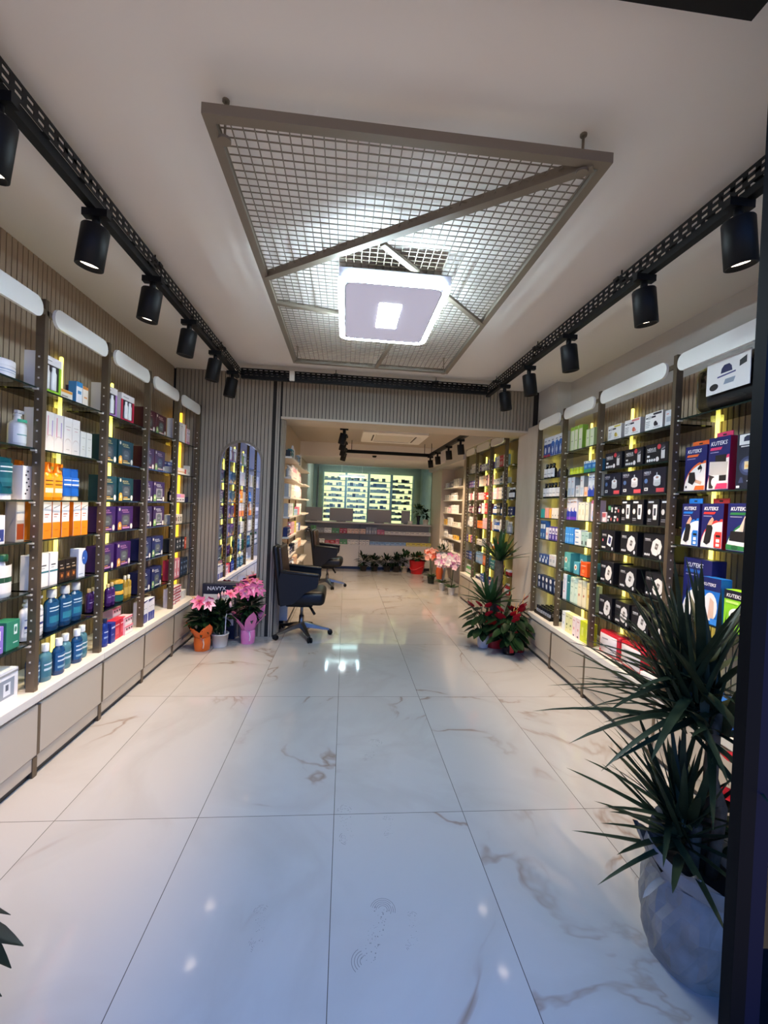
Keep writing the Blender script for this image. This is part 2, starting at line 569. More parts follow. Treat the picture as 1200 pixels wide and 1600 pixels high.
sl = thing('added_glow_strip', 'slim linear lamp glowing behind the glass above the lit cabinets', 'lamp', loc=(-.18, 10.4, 2.085))  # added glowing bar, stands in for a lamp reflection in the pane
MB().box(0, .62, 0, .11, .01, .05, WHITE).build('housing', sl)
MB().box(.01, .61, .005, .105, .0, .012, mat('CFF4FF', .5, emit=7.0)).build('glow_face', sl)
for x in (.06, .56):
    MB().tube([(x, .05, .05), (x, .05, .51)], .003, WHITE, 6).build('cord', sl)

# ------------------------------------------------------------------ track lights
def tray(mb, L, w_=0.062, z0=0.0, z1=0.062):
    """slotted cable tray along +x with two slotted walls, the light rail hangs under it"""
    for y in (-w_ / 2, w_ / 2 - 0.003):
        for a, b in ((z0, z0 + 0.012), (z0 + 0.024, z0 + 0.038), (z1 - 0.012, z1)):
            mb.box(0, L, y, y + 0.003, a, b, BLACK)
        n = int(L / 0.05)
        for i in range(n):
            mb.box(i * 0.05, i * 0.05 + 0.02, y, y + 0.003, z0 + 0.012, z1 - 0.012, BLACK)
    n = int(L / 0.2)
    for i in range(n + 1):
        x = min(i * 0.2, L - 0.03)
        mb.box(x, x + 0.03, -w_ / 2, w_ / 2, z0, z0 + 0.003, BLACK)
    return mb
def track(label, M, L, hang=()):
    t_ = thing('light_track', label, 'light track', M)
    tray(MB(), L).build('slotted_tray', t_)
    MB().box(0, L, -0.018, 0.018, -0.032, 0, BLACK).build('rail', t_)
    for x in hang:
        MB().tube([(x, 0, 0.03), (x, 0, 0.20)], 0.004, BLACK, 6).box(x - .02, x + .02, -.035, .035, 0.05, 0.066, BLACK).build('hanger', t_)
    return t_
TZ = 2.62
track('black slotted light track running along the left side of the ceiling', TR(-1.085, 0.95, TZ, PI / 2), 3.30, (1.5, 2.75))
track('black slotted light track running along the right side of the ceiling', TR(1.42, 0.98, TZ, PI / 2), 3.35, (1.2, 2.2, 3.1))
track('black slotted light track crossing in front of the slatted bulkhead', TR(-1.045, 4.24, TZ, 0), 2.425, (0.9, 1.9))

def aim(dx, dy):
    v = Vector((dx, dy, 1)).normalized()
    return Vector((0, 0, 1)).rotation_difference(v).to_matrix().to_4x4()
LENS = mat('FFE9CF', 0.4, name='spot_lens', emit=6.0)
def spot_head(label, x, y, ztop, tilt, power, group, r=0.052, h=0.165, size=60, color=(1.0, 0.74, 0.49)):
    """a spotlight head hanging from (x, y, ztop); tilt leans its beam"""
    o = thing('track_spotlight', label, 'spotlight', TR(x, y, ztop), group=group)
    MB().box(-0.05, 0.05, -0.017, 0.017, -0.03, 0.0, BLACK).tube([(0, 0, -0.03), (0, 0, -0.075)], 0.016, BLACK, 10).build('adapter', o)
    R = Matrix.Translation((0, 0, -0.07)) @ aim(-tilt[0], -tilt[1])
    MB().lathe([(r * .93, 0.0), (r, -0.006), (r, -h), (r * .9, -h - .002), (r * .86, -h + 0.02), (0.01, -h + 0.022)][::-1], BLACK, 24, M=R, caps=False)\
        .lathe([(r * .93, 0.0), (0.001, 0.0)], BLACK, 24, M=R, caps=False).build('body', o)
    MB().lathe([(r * .86, -h + 0.019), (r * .86, -h + 0.021)], LENS, 20, M=R).build('lens', o)
    ld = bpy.data.lights.new('spot_beam', 'SPOT')
    ld.energy = power
    ld.color = color
    ld.spot_size = math.radians(size)
    ld.spot_blend = 0.8
    ld.shadow_soft_size = 0.03
    lo = link('spot_beam', ld, o)
    lo.matrix_local = R @ Matrix.Translation((0, 0, -h - 0.01))
    return o
for i, y in enumerate((1.385, 1.89, 2.41, 2.95, 3.52, 4.03)):
    spot_head(f'{ORD[i]} black spotlight from the shop front on the left ceiling track', -1.075, y, 2.59, (-0.15, 0.02), SPOT_W, 'spotlights on the left track')
for i, (x, y) in enumerate(((1.385, 0.93), (1.39, 1.46), (1.40, 1.97), (1.415, 2.70), (1.425, 3.33), (1.43, 3.87))):
    if i:
        spot_head(f'{ORD[i - 1]} black spotlight from the shop front on the right ceiling track', x, y, 2.59, (0.17, 0.04), SPOT_W, 'spotlights on the right track')
b = thing('sensor_box', 'small white sensor box on the cross track under the ceiling', 'sensor', loc=(-0.56, 4.2, 2.60))
MB().rbox(-0.025, 0.025, -0.03, 0, -0.02, 0.075, 0.008, WHITE).build('housing', b)
MB().box(-0.015, 0.015, 0, 0.012, 0.0, 0.06, WHITE).build('bracket', b)

# back room tracks
def plain_track(label, M, L):
    t_ = thing('light_track', label, 'light track', M)
    MB().box(0, L, -0.02, 0.02, -0.035, 0.02, BLACK).build('rail', t_)
    for x in (0.1, L - 0.1):
        MB().tube([(x, 0, 0.02), (x, 0, CB - 2.36)], 0.005, BLACK, 6).build('hanger', t_)
plain_track('black light track across the back room in front of the beam', TR(-0.03, 7.55, 2.36, 0), 1.5)
plain_track('black light track along the right of the back room ceiling', TR(1.47, 5.1, 2.36, PI / 2), 2.42)
plain_track('black light track along the left of the back room ceiling', TR(-0.05, 4.95, 2.36, PI / 2), 2.58)
plain_track('short black light track crossing near the bulkhead in back room', TR(1.495, 5.15, 2.36, 0), 0.5)
for i, y in enumerate((5.15, 5.75, 6.4, 7.1)):
    spot_head(f'{ORD[i]} black spotlight behind the bulkhead on the left back track', -0.05, y, 2.335, (-0.22, 0.2), BACK_SPOT_W, 'spotlights on the left back track', 0.045, 0.13, 118)
for i, y in enumerate((5.5, 6.15, 6.9, 7.5)):
    spot_head(f'{ORD[i]} black spotlight behind the bulkhead on the right back track', 1.47, y, 2.335, (0.16, 0.12), BACK_SPOT_W, 'spotlights on the right back track', 0.045, 0.13, 118)

# air conditioner
ac = thing('air_conditioner', 'white ceiling cassette air conditioner in the back room', 'air conditioner', loc=(0.72, 6.85, 2.50))
mb = MB()
a = 0.5
ACW = mat('F4F1EC', 0.5)
ring_mesh(2 * a, 2 * a, 0.03, 0.20, 0.0, 0.05, ACW, 2).build('panel_frame', ac)
mb = MB().box(-0.30, 0.30, -0.30, 0.30, 0.006, 0.03, mat('DAD5CC', 0.6))
mb.build('intake_grille', ac)
for k in range(4):
    M = Matrix.Rotation(k * PI / 2, 4, 'Z')
    MB().box(-0.30, 0.30, 0.318, 0.342, -0.001, 0.012, mat('5A554E', 0.7), M).build('air_slot', ac)
    MB().box(-0.29, 0.29, 0.35, 0.40, -0.006, 0.01, ACW, M).build('louvre', ac)
mb = MB().lathe([(0.03, 0), (0.045, 0.03)], BLACK, 14)
o = mb.build('dome_camera', None, label='small black dome camera fixed to the pale beam in back room', cat='camera')
o.location = (0.5, 7.93, 2.31)

# ------------------------------------------------------------------ mirror
mx0, mx1, mz0, mz1 = -1.305, -0.862, 0.545, 2.03
mc, mr = (mx0 + mx1) / 2, (mx1 - mx0) / 2
def arch(ins):
    r = mr - ins
    pts = [(mx0 + ins, mz0 + ins), (mx1 - ins, mz0 + ins)]
    for i in range(25):
        t_ = PI * i / 24
        pts.append((mc + r * math.cos(t_), mz1 - mr + r * math.sin(t_)))
    return pts
m_ = thing('arched_mirror', 'tall arched mirror with thin bronze frame on the slatted wall', 'mirror', loc=(mc, BY, mz0))
po, pi_ = arch(0), arch(0.024)
mb = MB()
n = len(po)
v = [(x - mc, -0.022, z - mz0) for x, z in po] + [(x - mc, -0.022, z - mz0) for x, z in pi_] + [(x - mc, 0, z - mz0) for x, z in po] + [(x - mc, -0.004, z - mz0) for x, z in pi_]
f = []
for i in range(n):
    j = (i + 1) % n
    f += [(i, j, j + n, i + n), (i, i + 2 * n, j + 2 * n, j), (i + n, j + n, j + 3 * n, i + 3 * n)]
mb.add(v, f, BRONZE2)
mb.build('frame', m_)
MB().prism([(x - mc, z - mz0) for x, z in pi_], -0.008, -0.001, MIRROR).build('mirror_glass', m_)

# ------------------------------------------------------------------ product kinds
# every product stands in local space: x to the viewer's right, front at y = 0, depth +y, z up
KINDS = {}
def kind(key, desc, cat, name, w, d, h, parts):
    """parts: list of (part name or None for the body, MB)"""
    KINDS[key] = dict(desc=desc, cat=cat, name=name, w=w, d=d, h=h, parts=[(n_, p.mesh(n_ or name)) for n_, p in parts])

def C(c, rough=0.4):
    return mat(c, rough)

def printed(w, d, h, body, art=(), side=None, rough=0.38):
    """a carton with its printed front; art in fractions of the front"""
    mb = MB()
    if min(w, h) > 0.03:
        mb.rbox(0, w, 0, d, 0, h, 0.0012, C(body, rough), 1, smooth=False)
    else:
        mb.box(0, w, 0, d, 0, h, C(body, rough))
    if side:
        mb.flat([(0, 0), (0, 0), (0, 0)], 0, C(body)) if False else None
        mb.add([(w + .0004, .001, .001), (w + .0004, d - .001, .001), (w + .0004, d - .001, h - .001), (w + .0004, .001, h - .001)], [(0, 1, 2, 3)], C(side, rough))
        mb.add([(-.0004, .001, .001), (-.0004, d - .001, .001), (-.0004, d - .001, h - .001), (-.0004, .001, h - .001)], [(3, 2, 1, 0)], C(side, rough))
    y = -0.0004
    for a in art:
        k, col = a[0], C(a[5] if a[0] == 't' else a[-1], rough)
        if k == 'r':
            x0, z0, x1, z1 = a[1:5]
            mb.flat([(x0 * w, z0 * h), (x1 * w, z0 * h), (x1 * w, z1 * h), (x0 * w, z1 * h)], y, col)
        elif k == 'e':
            cx, cz, rx, rz = a[1:5]
            mb.flat([(cx * w + rx * w * math.cos(t * PI / 9), cz * h + rz * h * math.sin(t * PI / 9)) for t in range(18)], y, col)
        elif k == 'p':
            mb.flat([(px_ * w, pz_ * h) for px_, pz_ in a[1]], y, col)
        elif k == 't':
            mb.text(a[4], a[1] * w, a[2] * h, a[3] * h, col, y, shear=0.2 if len(a) > 6 else 0.0)
        y -= 0.00022
    return mb

def lines(x0, z0, x1, n, dz, col, hh=0.012):
    return [('r', x0, z0 - i * dz, x0 + (x1 - x0) * (1 if i % 3 else .8), z0 - i * dz + hh, col) for i in range(n)]

def carton(key, desc, w, d, h, body, art=(), side=None, name=None):
    if name is None:
        name = ('tall' if h > 1.8 * w else 'wide' if w > 1.25 * h else 'small') + ('_retail_box' if key[0] in 'abcdefg' else '_product_box' if key[0] in 'pqrst' else '_carton')
    kind(key, desc, 'box', name, w, d, h, [(None, printed(w, d, h, body, art, side))])

def bottle(key, desc, r, h, col, capc, label=None, shape='round', cap='screw', name='bottle', flat=1.0, caph=0.16, liquid=None, cat='bottle'):
    H = h * (1 - caph)
    b_, c_, l_ = MB(), MB(), MB()
    bm_ = C(col, 0.22) if not isinstance(col, bpy.types.Material) else col
    if shape == 'round':
        pr = [(r * .9, 0), (r, .006), (r, H * .80), (r * .86, H * .90), (r * .42, H * .97), (r * .4, H)]
    elif shape == 'tub':
        pr = [(r * .92, 0), (r, .005), (r, H)]
    elif shape == 'tube':
        pr = None
    else:
        pr = [(r * .88, 0), (r, .006), (r, H * .70), (r * .78, H * .80), (r * .45, H * .86), (r * .36, H)]
    if pr:
        b_.lathe(pr, bm_, 16, 1, flat, cx=r, cy=r * flat)
    else:
        n = 8
        v, f = [], []
        for j in range(n + 1):
            t = j / n
            for i in range(14):
                a = 2 * PI * i / 14
                v.append((r + r * math.cos(a), r * .62 + r * .62 * (1 - t * .93) * math.sin(a), H * .16 + t * h * .84))
        for j in range(n):
            for i in range(14):
                f.append((j * 14 + i, j * 14 + (i + 1) % 14, (j + 1) * 14 + (i + 1) % 14, (j + 1) * 14 + i))
        f.append([n * 14 + i for i in range(14)])
        b_.add(v, f, bm_, True)
        c_.lathe([(r * .84, 0), (r * .84, h * .15)], C(capc, .3), 14, 1, .6, cx=r, cy=r * .62)
    if cap == 'screw' and pr:
        c_.lathe([(r * .5, H), (r * .5, h - .003), (r * .44, h)], C(capc, .3), 14, cx=r, cy=r * flat)
    elif cap == 'wide':
        c_.lathe([(r * 1.02, H), (r * 1.02, h - .003), (r * .96, h)], C(capc, .3), 16, 1, flat, cx=r, cy=r * flat)
    elif cap == 'spray':
        c_.lathe([(r * .62, H * .93), (r * .58, H * 1.02), (r * .40, H * 1.04), (r * .36, h), (r * .1, h)], C(capc, .3), 14, cx=r, cy=r * flat)
        c_.box(r * .8, r * 1.2, -r * .1, r * .9, h - .022, h - .004, C(capc, .3))
    elif cap == 'pump':
        c_.lathe([(r * .45, H), (r * .45, H + h * caph * .35), (r * .14, H + h * caph * .4), (r * .14, h - .012)], C(capc, .3), 12, cx=r, cy=r * flat)
        c_.box(r * .72, r * 1.9, r * flat - .008, r * flat + .008, h - .014, h, C(capc, .3))
    parts = [('body', b_), ('cap', c_)]
    if label:
        lc, z0, z1 = label[0], label[1], label[2]
        rr = r * 1.012
        n = 9
        v, f = [], []
        for j, z in enumerate((z0 * h, z1 * h)):
            for i in range(n):
                a = -PI * .92 + PI * .84 * i / (n - 1)
                v.append((r + rr * math.cos(a), r * flat + rr * flat * math.sin(a), z))
        f = [(i, i + 1, i + 1 + n, i + n) for i in range(n - 1)]
        l_.add(v, f, C(lc, .4), True)
        if len(label) > 3:
            for q, (za, zb, cc) in enumerate(label[3]):
                v = []
                for z in (za * h, zb * h):
                    for i in range(n):
                        a = -PI * .80 + PI * .60 * i / (n - 1)
                        v.append((r + rr * 1.006 * math.cos(a), r * flat + rr * 1.006 * flat * math.sin(a), z))
                l_.add(v, f, C(cc, .4), True)
        parts.append(('label', l_))
    kind(key, desc, cat, name, 2 * r, 2 * r * flat, h, parts)

GREY = '8C8C90'
# --- left wall
def gift(key, desc, col):
    w, d, h = 0.17, 0.07, 0.19
    mb = MB().box(0, w, 0.004, d, 0, h, C('E8E4E2'))
    t = .018
    for x0, x1, z0, z1 in ((0, w, 0, t), (0, t, t, h * .78), (w - t, w, t, h * .78)):
        mb.box(x0, x1, 0, .006, z0, z1, C(col))
    mb.box(0, w, 0, .006, h * .78, h, C('EFEAEA'))
    mb.box(.02, w * .55, -.0006, 0, h * .87, h * .89, C(GREY))
    mb.box(t, w - t, .0035, .0042, t, h * .78, C('3A3338'))
    bt = MB()
    for cx in (.055, .105):
        bt.lathe([(.018, t), (.02, t + .004), (.02, h * .55), (.013, h * .62), (.013, h * .72)], C('F1EFEC', .3), 12, 1, .5, cx=cx, cy=-.002)
    kind(key, desc, 'box', 'gift_box', w, d, h, [('carton', mb), ('bottle', bt)])
gift('giftG', 'lime green gift box with two white bottles', '9FD23A')
gift('giftL', 'lilac gift box with two white bottles', 'B684C6')
gift('giftR', 'crimson gift box with two white bottles', 'C91F44')

def dye(key, desc, body, accent, txtc, win='3C4447'):
    carton(key, desc, .20, .07, .165, body, [
        ('r', .24, .2, .80, .66, win), ('p', [(.34, .24), (.68, .24), (.72, .5), (.6, .6), (.4, .6), (.32, .5)], '5C6260'), ('r', .42, .36, .6, .42, '8A908C'), ('t', .24, .80, .115, 'BIOXCIN', txtc), ('r', .3, .745, .72, .765, txtc),
        ('e', .1, .88, .05, .07, 'E9E1CE'), ('p', [(.02, .02), (.24, .02), (.25, .2), (.2, .34), (.1, .36), (.02, .28)], accent), ('e', .13, .2, .05, .08, 'F5E3B4'),
        ('e', .88, .14, .075, .12, 'EFEDE6'), ('r', .3, .06, .76, .12, txtc), ('r', .3, .15, .6, .18, accent)], name='hair_dye_box')
dye('dyeT', 'dark teal hair dye box', '123F42', 'F0B23C', 'D8C98A')
dye('dyeP', 'purple hair dye box', '3D1B5C', 'E5A23F', 'D08FC0', '4B4152')
dye('dyeM', 'maroon hair dye box', '4A1420', '7FA85E', 'E7C7C4', '3C2A2C')
dye('dyeW', 'violet and white hair dye box', '37173F', '83B866', 'F1EDF2', '9A959C')
dye('dyeN', 'navy hair dye box', '171C4E', '7FB07A', 'E4E6F2', '3A4362')
carton('creamWhite', 'white face cream carton', .068, .055, .205, 'EFE6DE', [('r', .2, .74, .8, .755, 'B8A79C'), ('r', .3, .66, .7, .675, 'D79A9A'), ('e', .5, .3, .38, .13, 'DCC9BE'), ('e', .5, .27, .38, .13, 'EFE6DE'), ('r', .3, .12, .7, .14, 'C3B7AE')])
carton('creamPink', 'white carton with pink upright lettering', .068, .055, .205, 'EFE6DE', [('r', .2, .4, .3, .9, 'E48FA2'), ('r', .7, .3, .8, .8, 'A98CC6'), ('e', .5, .3, .38, .13, 'DCC9BE'), ('e', .5, .27, .38, .13, 'EFE6DE')])
carton('creamSmall', 'short white carton', .055, .05, .15, 'EDE7DC', [('r', .2, .74, .8, .76, 'B5AE9C'), ('r', .3, .4, .7, .42, 'C6BD9E'), ('r', .3, .3, .7, .32, 'C6BD9E')])
carton('darkPattern', 'black carton with white dots', .075, .05, .13, '2C2422', [('e', .15 + .22 * (i % 4), .15 + .2 * (i // 4), .05, .03, 'CFC6BE') for i in range(16)])
carton('lowOrange', 'low white and orange carton', .10, .05, .055, 'F0E6D6', [('r', .05, .7, .95, .95, 'F0A23A'), ('r', .1, .3, .6, .4, '8B7B66')])
carton('blueWhite', 'white carton with blue top', .052, .045, .125, 'EFEFF0', [('r', 0, .78, 1, 1, '3B8FC8'), ('r', .2, .45, .8, .6, '4F93C4')], side='4F9CD0')
carton('orangeTrim', 'white carton with orange trim', .052, .045, .115, 'F3E4D2', [('r', 0, .85, 1, 1, 'EE9B4A'), ('r', .2, .4, .8, .48, 'E7A15C')])
carton('plum', 'plum coloured carton', .05, .05, .13, '4A2A45', [('r', .2, .7, .8, .73, 'A58AA0')])
carton('floral', 'white carton with black leaf print', .062, .055, .165, 'EFE9E2', [('e', .3 + .4 * ((i * 7) % 5) / 5, .18 + .11 * i, .10, .028, '2A2526') for i in range(7)])
bottle('sprayO', 'orange sun spray bottle', .036, .20, 'F59A0C', 'EE7A12', ('F7A51C', .08, .62, [(.40, .43, '7A3C10'), (.50, .53, '7A3C10'), (.2, .32, 'FBE9C6')]), cap='spray', flat=.6, caph=.22, name='spray_bottle')
bottle('tubeB', 'blue sun cream tube', .034, .185, '1E5EB4', 'D9C9A2', ('2A6CC4', .42, .70, [(.46, .5, 'E8EEF4'), (.6, .63, 'E8EEF4')]), shape='tube', name='tube', cat='tube')
bottle('tubeT', 'dark teal cosmetic tube', .042, .20, '0F4B55', 'E9E6E0', ('125761', .3, .85, [(.74, .77, 'D8E4E4'), (.64, .66, 'D8E4E4'), (.4, .5, '2A6C74')]), shape='tube', name='tube', cat='tube')
carton('serumO', 'white and orange serum carton', .064, .05, .20, 'EDEAE6', [('r', 0, 0, 1, .42, 'F58A1A'), ('r', .15, .62, .7, .645, 'B1502A'), ('r', .15, .56, .55, .575, 'B1502A'), ('p', [(.1, .78), (.9, .86), (.9, .89), (.1, .81)], 'A9A4A0'), ('r', .2, .2, .7, .22, 'D06A10')], side='F08418')
carton('serumAmber', 'carton with clear window over amber', .055, .05, .205, 'A49C92', [('r', .1, .05, .9, .42, '8A3A12'), ('r', .1, .5, .9, .92, 'C9C2B6')])
carton('tealLine', 'white carton with teal line', .062, .05, .175, 'ECEBE9', [('r', 0, .42, 1, .47, '2D7380'), ('r', .15, .62, .7, .66, '55585C'), ('r', .15, .55, .5, .57, '9B9EA0')])
carton('blackPack', 'black carton with copper print', .05, .05, .125, '1C1512', [('r', .15, .15, .85, .45, '5A3420'), ('r', .2, .6, .8, .66, 'A0886A'), ('r', .2, .75, .6, .78, 'D9CFC0'), ('e', .5, .3, .14, .08, 'C77A3A')])
carton('blueOval', 'white carton with blue oval', .062, .05, .17, 'DADFE8', [('e', .9, .68, .42, .26, '2B55A6'), ('r', .1, .1, .7, .13, '9AA6BC'), ('t', .62, .62, .12, 'A', 'F2F4F8')])
bottle('pumpW', 'white lotion pump bottle', .04, .205, 'ECEAE8', 'E6E4E2', ('EDEBEA', .1, .62, [(.30, .36, '2E3F86'), (.5, .53, '8A8FA8'), (.2, .22, '9A9DB0')]), cap='pump', flat=.62, name='pump_bottle')
bottle('shampT', 'deep blue shampoo bottle with clear cap', .047, .225, '11446A', 'CFCFCC', ('14507A', .12, .70, [(.55, .58, 'C9DDE6'), (.48, .5, 'C9DDE6'), (.2, .36, '2A7C94')]), flat=.6, caph=.2, name='shampoo_bottle')
bottle('ledgeB', 'blue lotion bottle with white cap', .036, .195, '143F6A', 'E4E6E4', ('1C5684', .12, .62, [(.50, .54, 'D4E2EA'), (.38, .42, 'D4E2EA'), (.2, .26, '8FB6C8')]), flat=.75, caph=.2, name='lotion_bottle')
bottle('ledgeC', 'pale teal lotion bottle with white cap', .036, .195, '4E7C88', 'E4E6E4', ('3C7484', .12, .55, [(.44, .48, 'D4E2EA'), (.3, .36, 'C2D6DC')]), flat=.75, caph=.2, name='lotion_bottle')
bottle('oilP', 'small purple oil bottle with gold cap', .021, .15, '3C1A58', 'E0C08A', ('4A2268', .15, .55, [(.4, .43, 'C9B4D6')]), name='oil_bottle')
bottle('oilG', 'small gold oil bottle', .02, .165, 'A8862E', 'EDE3CC', ('C2A24A', .15, .5), name='oil_bottle')
bottle('oilT', 'small teal oil bottle', .022, .145, '10504E', 'D9B878', ('145A58', .15, .55, [(.4, .43, 'CFE0D8')]), name='oil_bottle')
bottle('jarT', 'teal hair mask jar with gold lid', .044, .075, '0E4A4C', 'D9A53A', ('126058', .1, .6), shape='tub', cap='wide', caph=.32, name='jar', cat='jar')
bottle('clearG', 'small clear bottle with amber oil', .02, .10, 'B89A54', 'D9C48E', name='oil_bottle')
bottle('shampB', 'royal blue shampoo bottle', .028, .185, '16307E', '1B2448', ('1A3A90', .1, .62, [(.5, .54, 'BFC9E6'), (.3, .36, '8FA6D2')]), flat=.7, caph=.15, name='shampoo_bottle')
carton('blueBoxS', 'royal blue carton', .055, .05, .135, '1B2C86', [('r', .1, .72, .9, .8, 'C4CCEC'), ('r', .1, .4, .6, .44, '8C9ADA')])
carton('redBox', 'bright red carton', .07, .06, .13, 'C8263A', [('r', .1, .72, .9, .78, 'F1C6C4'), ('r', .2, .25, .8, .6, 'DB5A62')])
carton('pinkBox', 'pink and white striped carton', .11, .07, .062, 'F0C4C8', [('r', .05, .1, .95, .4, 'F4EDEC'), ('r', .15, .5, .3, .72, '3A2A30'), ('r', .45, .5, .6, .72, '3A2A30'), ('r', .75, .5, .9, .72, '3A2A30'), ('r', 0, .85, 1, 1, 'E0637A')])
carton('whiteNavyTall', 'white carton with navy lower half', .105, .06, .175, 'E9E9EC', [('r', 0, 0, 1, .40, '2D3B8C'), ('r', .2, .62, .3, .66, '8A8D98'), ('r', .45, .62, .55, .66, '8A8D98'), ('r', .7, .62, .8, .66, '8A8D98'), ('r', .3, .05, .34, .36, 'B8BEDC'), ('r', .64, .05, .68, .36, 'B8BEDC'), ('p', [(0, .88), (1, .96), (1, 1), (0, 1)], '2D3470')])
carton('beigeFaces', 'beige carton with printed squares', .10, .06, .15, 'D9C4A6', [('r', .15, .5, .42, .75, 'A97B58'), ('r', .56, .5, .84, .75, 'A97B58'), ('r', .15, .2, .84, .25, 'F2EADC')])
carton('greyRed', 'tall grey carton with red top', .08, .06, .25, '8C857E', [('r', 0, .88, 1, 1, 'A43A34'), ('r', .1, .2, .9, .8, '9E978F')])
carton('whiteTall', 'tall white carton', .06, .05, .19, 'F0E9E4', [('r', .25, .8, .75, .84, '9A8FA4'), ('r', .25, .72, .6, .74, 'C0A9B0')])
carton('whiteOrangeS', 'white carton with orange side stripe', .045, .05, .185, 'F2E6DC', [('r', .6, 0, 1, 1, 'EE8A5A')])
carton('pinkSlim', 'slim pink and white carton', .04, .05, .155, 'F0D2DA', [('r', .2, .6, .8, .85, 'F7F2F2'), ('r', .35, .66, .65, .78, '6A5A66'), ('r', 0, 0, 1, .2, 'E08FB0')])
carton('blueJarBox', 'royal blue carton with white rings', .075, .05, .11, '20409A', [('e', .5, .3, .34, .26, 'E6EAF4'), ('e', .5, .3, .22, .17, '20409A'), ('r', .1, .75, .9, .9, 'C8D4EC')])
carton('trayWhite', 'low white display tray', .33, .09, .06, 'EFE8DC', [('r', .1, .35, .8, .5, 'D8A66A'), ('r', .7, .2, .8, .9, 'CF3B36')], name='display_tray')
carton('whiteRed', 'white carton with red mark', .06, .05, .14, 'EFEAE4', [('r', .2, .2, .6, .45, 'CC3A34')])
carton('pinkTray', 'white display tray with lilac top', .20, .07, .075, 'F1EDF0', [('r', .05, .55, .95, .98, 'C79ADA'), ('r', .5, .55, .95, .98, 'EFA6BE'), ('r', .1, .2, .3, .36, '8B7F90'), ('r', .4, .2, .6, .36, '8B7F90'), ('r', .7, .2, .9, .36, '8B7F90')], name='display_tray')
bottle('darkJar', 'dark blue cream jar', .026, .05, '232448', '1A1A30', shape='tub', cap='wide', caph=.4, name='jar', cat='jar')
bottle('darkBottle', 'black dropper bottle', .022, .12, '1A1518', '0E0E10', ('E8E0DC', .12, .5), name='bottle')
carton('creamWide', 'wide cream carton with orange and dark patches', .27, .06, .085, 'F1E6D2', [('r', .02, .15, .24, .85, 'F0A93A'), ('r', .3, .3, .5, .7, '7A2E1E'), ('e', .64, .5, .07, .26, '2E2A28'), ('e', .86, .5, .07, .26, '2E2A28'), ('r', .61, .38, .67, .62, 'F1E6D2'), ('r', .83, .38, .89, .62, 'F1E6D2')])
carton('darkWide', 'wide charcoal carton with pale dots', .065, .06, .12, '262A30', [('e', .5, .7, .2, .1, 'E4E2DC'), ('e', .5, .28, .2, .1, 'C8C8C6'), ('r', .2, .46, .8, .5, '6E747C')])
carton('redOrange', 'red orange carton', .045, .05, .11, 'C94F36', [('r', .2, .4, .8, .7, 'EFA48A')])
carton('pinkStripe', 'pink carton with white panel', .058, .055, .18, 'E68A98', [('r', .1, .1, .55, .9, 'F6EEEE'), ('r', .65, .2, .85, .8, 'D65A70'), ('r', .2, .3, .45, .5, 'D65A70')])
carton('redStripe', 'red carton with white panel', .058, .055, .18, 'C8334A', [('r', .1, .1, .6, .9, 'F4ECEC'), ('r', .2, .5, .5, .7, 'C8334A')])
carton('inkBox', 'dark blue tall carton', .062, .055, .165, '14263C', [('r', .2, .72, .8, .8, '6E8AA8'), ('e', .5, .45, .2, .1, '9FB0C0'), ('r', .2, .15, .8, .2, '4A6480')])
carton('redWhiteLong', 'long white carton with red bands', .26, .06, .055, 'F1E4E2', [('r', 0, .75, 1, 1, 'B93444'), ('r', .05, .2, .4, .4, 'D86A78'), ('r', .55, .3, .9, .5, 'C24A5A'), ('p', [(.42, .1), (.5, .1), (.56, .6), (.48, .6)], '7A2A34')])
carton('whiteCube', 'small white ribbed carton', .07, .06, .085, 'E8E4DE', [('r', .2, .15, .26, .85, 'C9C5BE'), ('r', .5, .15, .56, .85, 'C9C5BE'), ('r', .76, .15, .82, .85, 'C9C5BE')])
bottle('tubW', 'white cream tub', .075, .085, 'EDE4E2', 'F0E8E6', ('EFE6E4', .1, .62, [(.42, .48, '8B9AB4'), (.3, .34, 'B0B8C6')]), shape='tub', cap='wide', caph=.34, name='cream_tub', cat='jar')
carton('greenBox', 'olive green carton', .07, .06, .13, '4E6E2A', [('r', .1, .55, .9, .8, '6D8C44')])
bottle('lotionG', 'white lotion bottle with green collar', .037, .175, 'EAE3DA', 'E6E0D8', ('EFE8E0', .1, .55, [(.66, .74, '3FA67E'), (.3, .33, '7FA89A')]), shape='long', cap='pump', name='lotion_bottle')
bottle('lotionGC', 'white green-capped lotion bottle', .05, .20, 'EAE4DE', '1C4A30', ('E9E3DD', .1, .75, [(.35, .47, '1F4A34')]), shape='long', flat=.6, name='lotion_bottle')
carton('navyWhite', 'white carton with navy lower panel', .06, .05, .13, 'E6E4EA', [('r', .1, .08, .9, .5, '2C3A78'), ('e', .5, .16, .1, .05, 'F0F0F4')])
carton('purpleD', 'lilac carton with white letter', .085, .07, .125, '8F74C4', [('r', .55, .5, .8, .85, 'E6E0F2'), ('e', .67, .68, .08, .1, '8F74C4'), ('r', .5, .2, .85, .24, 'D9D0EC')])
carton('greenD', 'jade green carton with white letter', .085, .07, .135, '2F8064', [('r', .55, .5, .8, .85, 'DFEDE6'), ('e', .67, .68, .08, .1, '2F8064'), ('r', .5, .2, .85, .24, 'BFD9CC')])
carton('device', 'white device box with grey picture and yellow tag', .30, .09, .145, 'E9E7E6', [('r', .45, .12, .92, .74, '8E97A2'), ('r', .5, .2, .62, .66, 'B9C2CC'), ('r', .7, .2, .84, .62, 'DDE2E6'), ('r', .74, .36, .8, .56, '5A6470'), ('r', .04, .1, .22, .3, 'EBCB2E'), ('r', 0, .86, 1, .93, '9A9A98'), ('r', .05, .5, .4, .56, 'A3A7AC')], name='device_box')

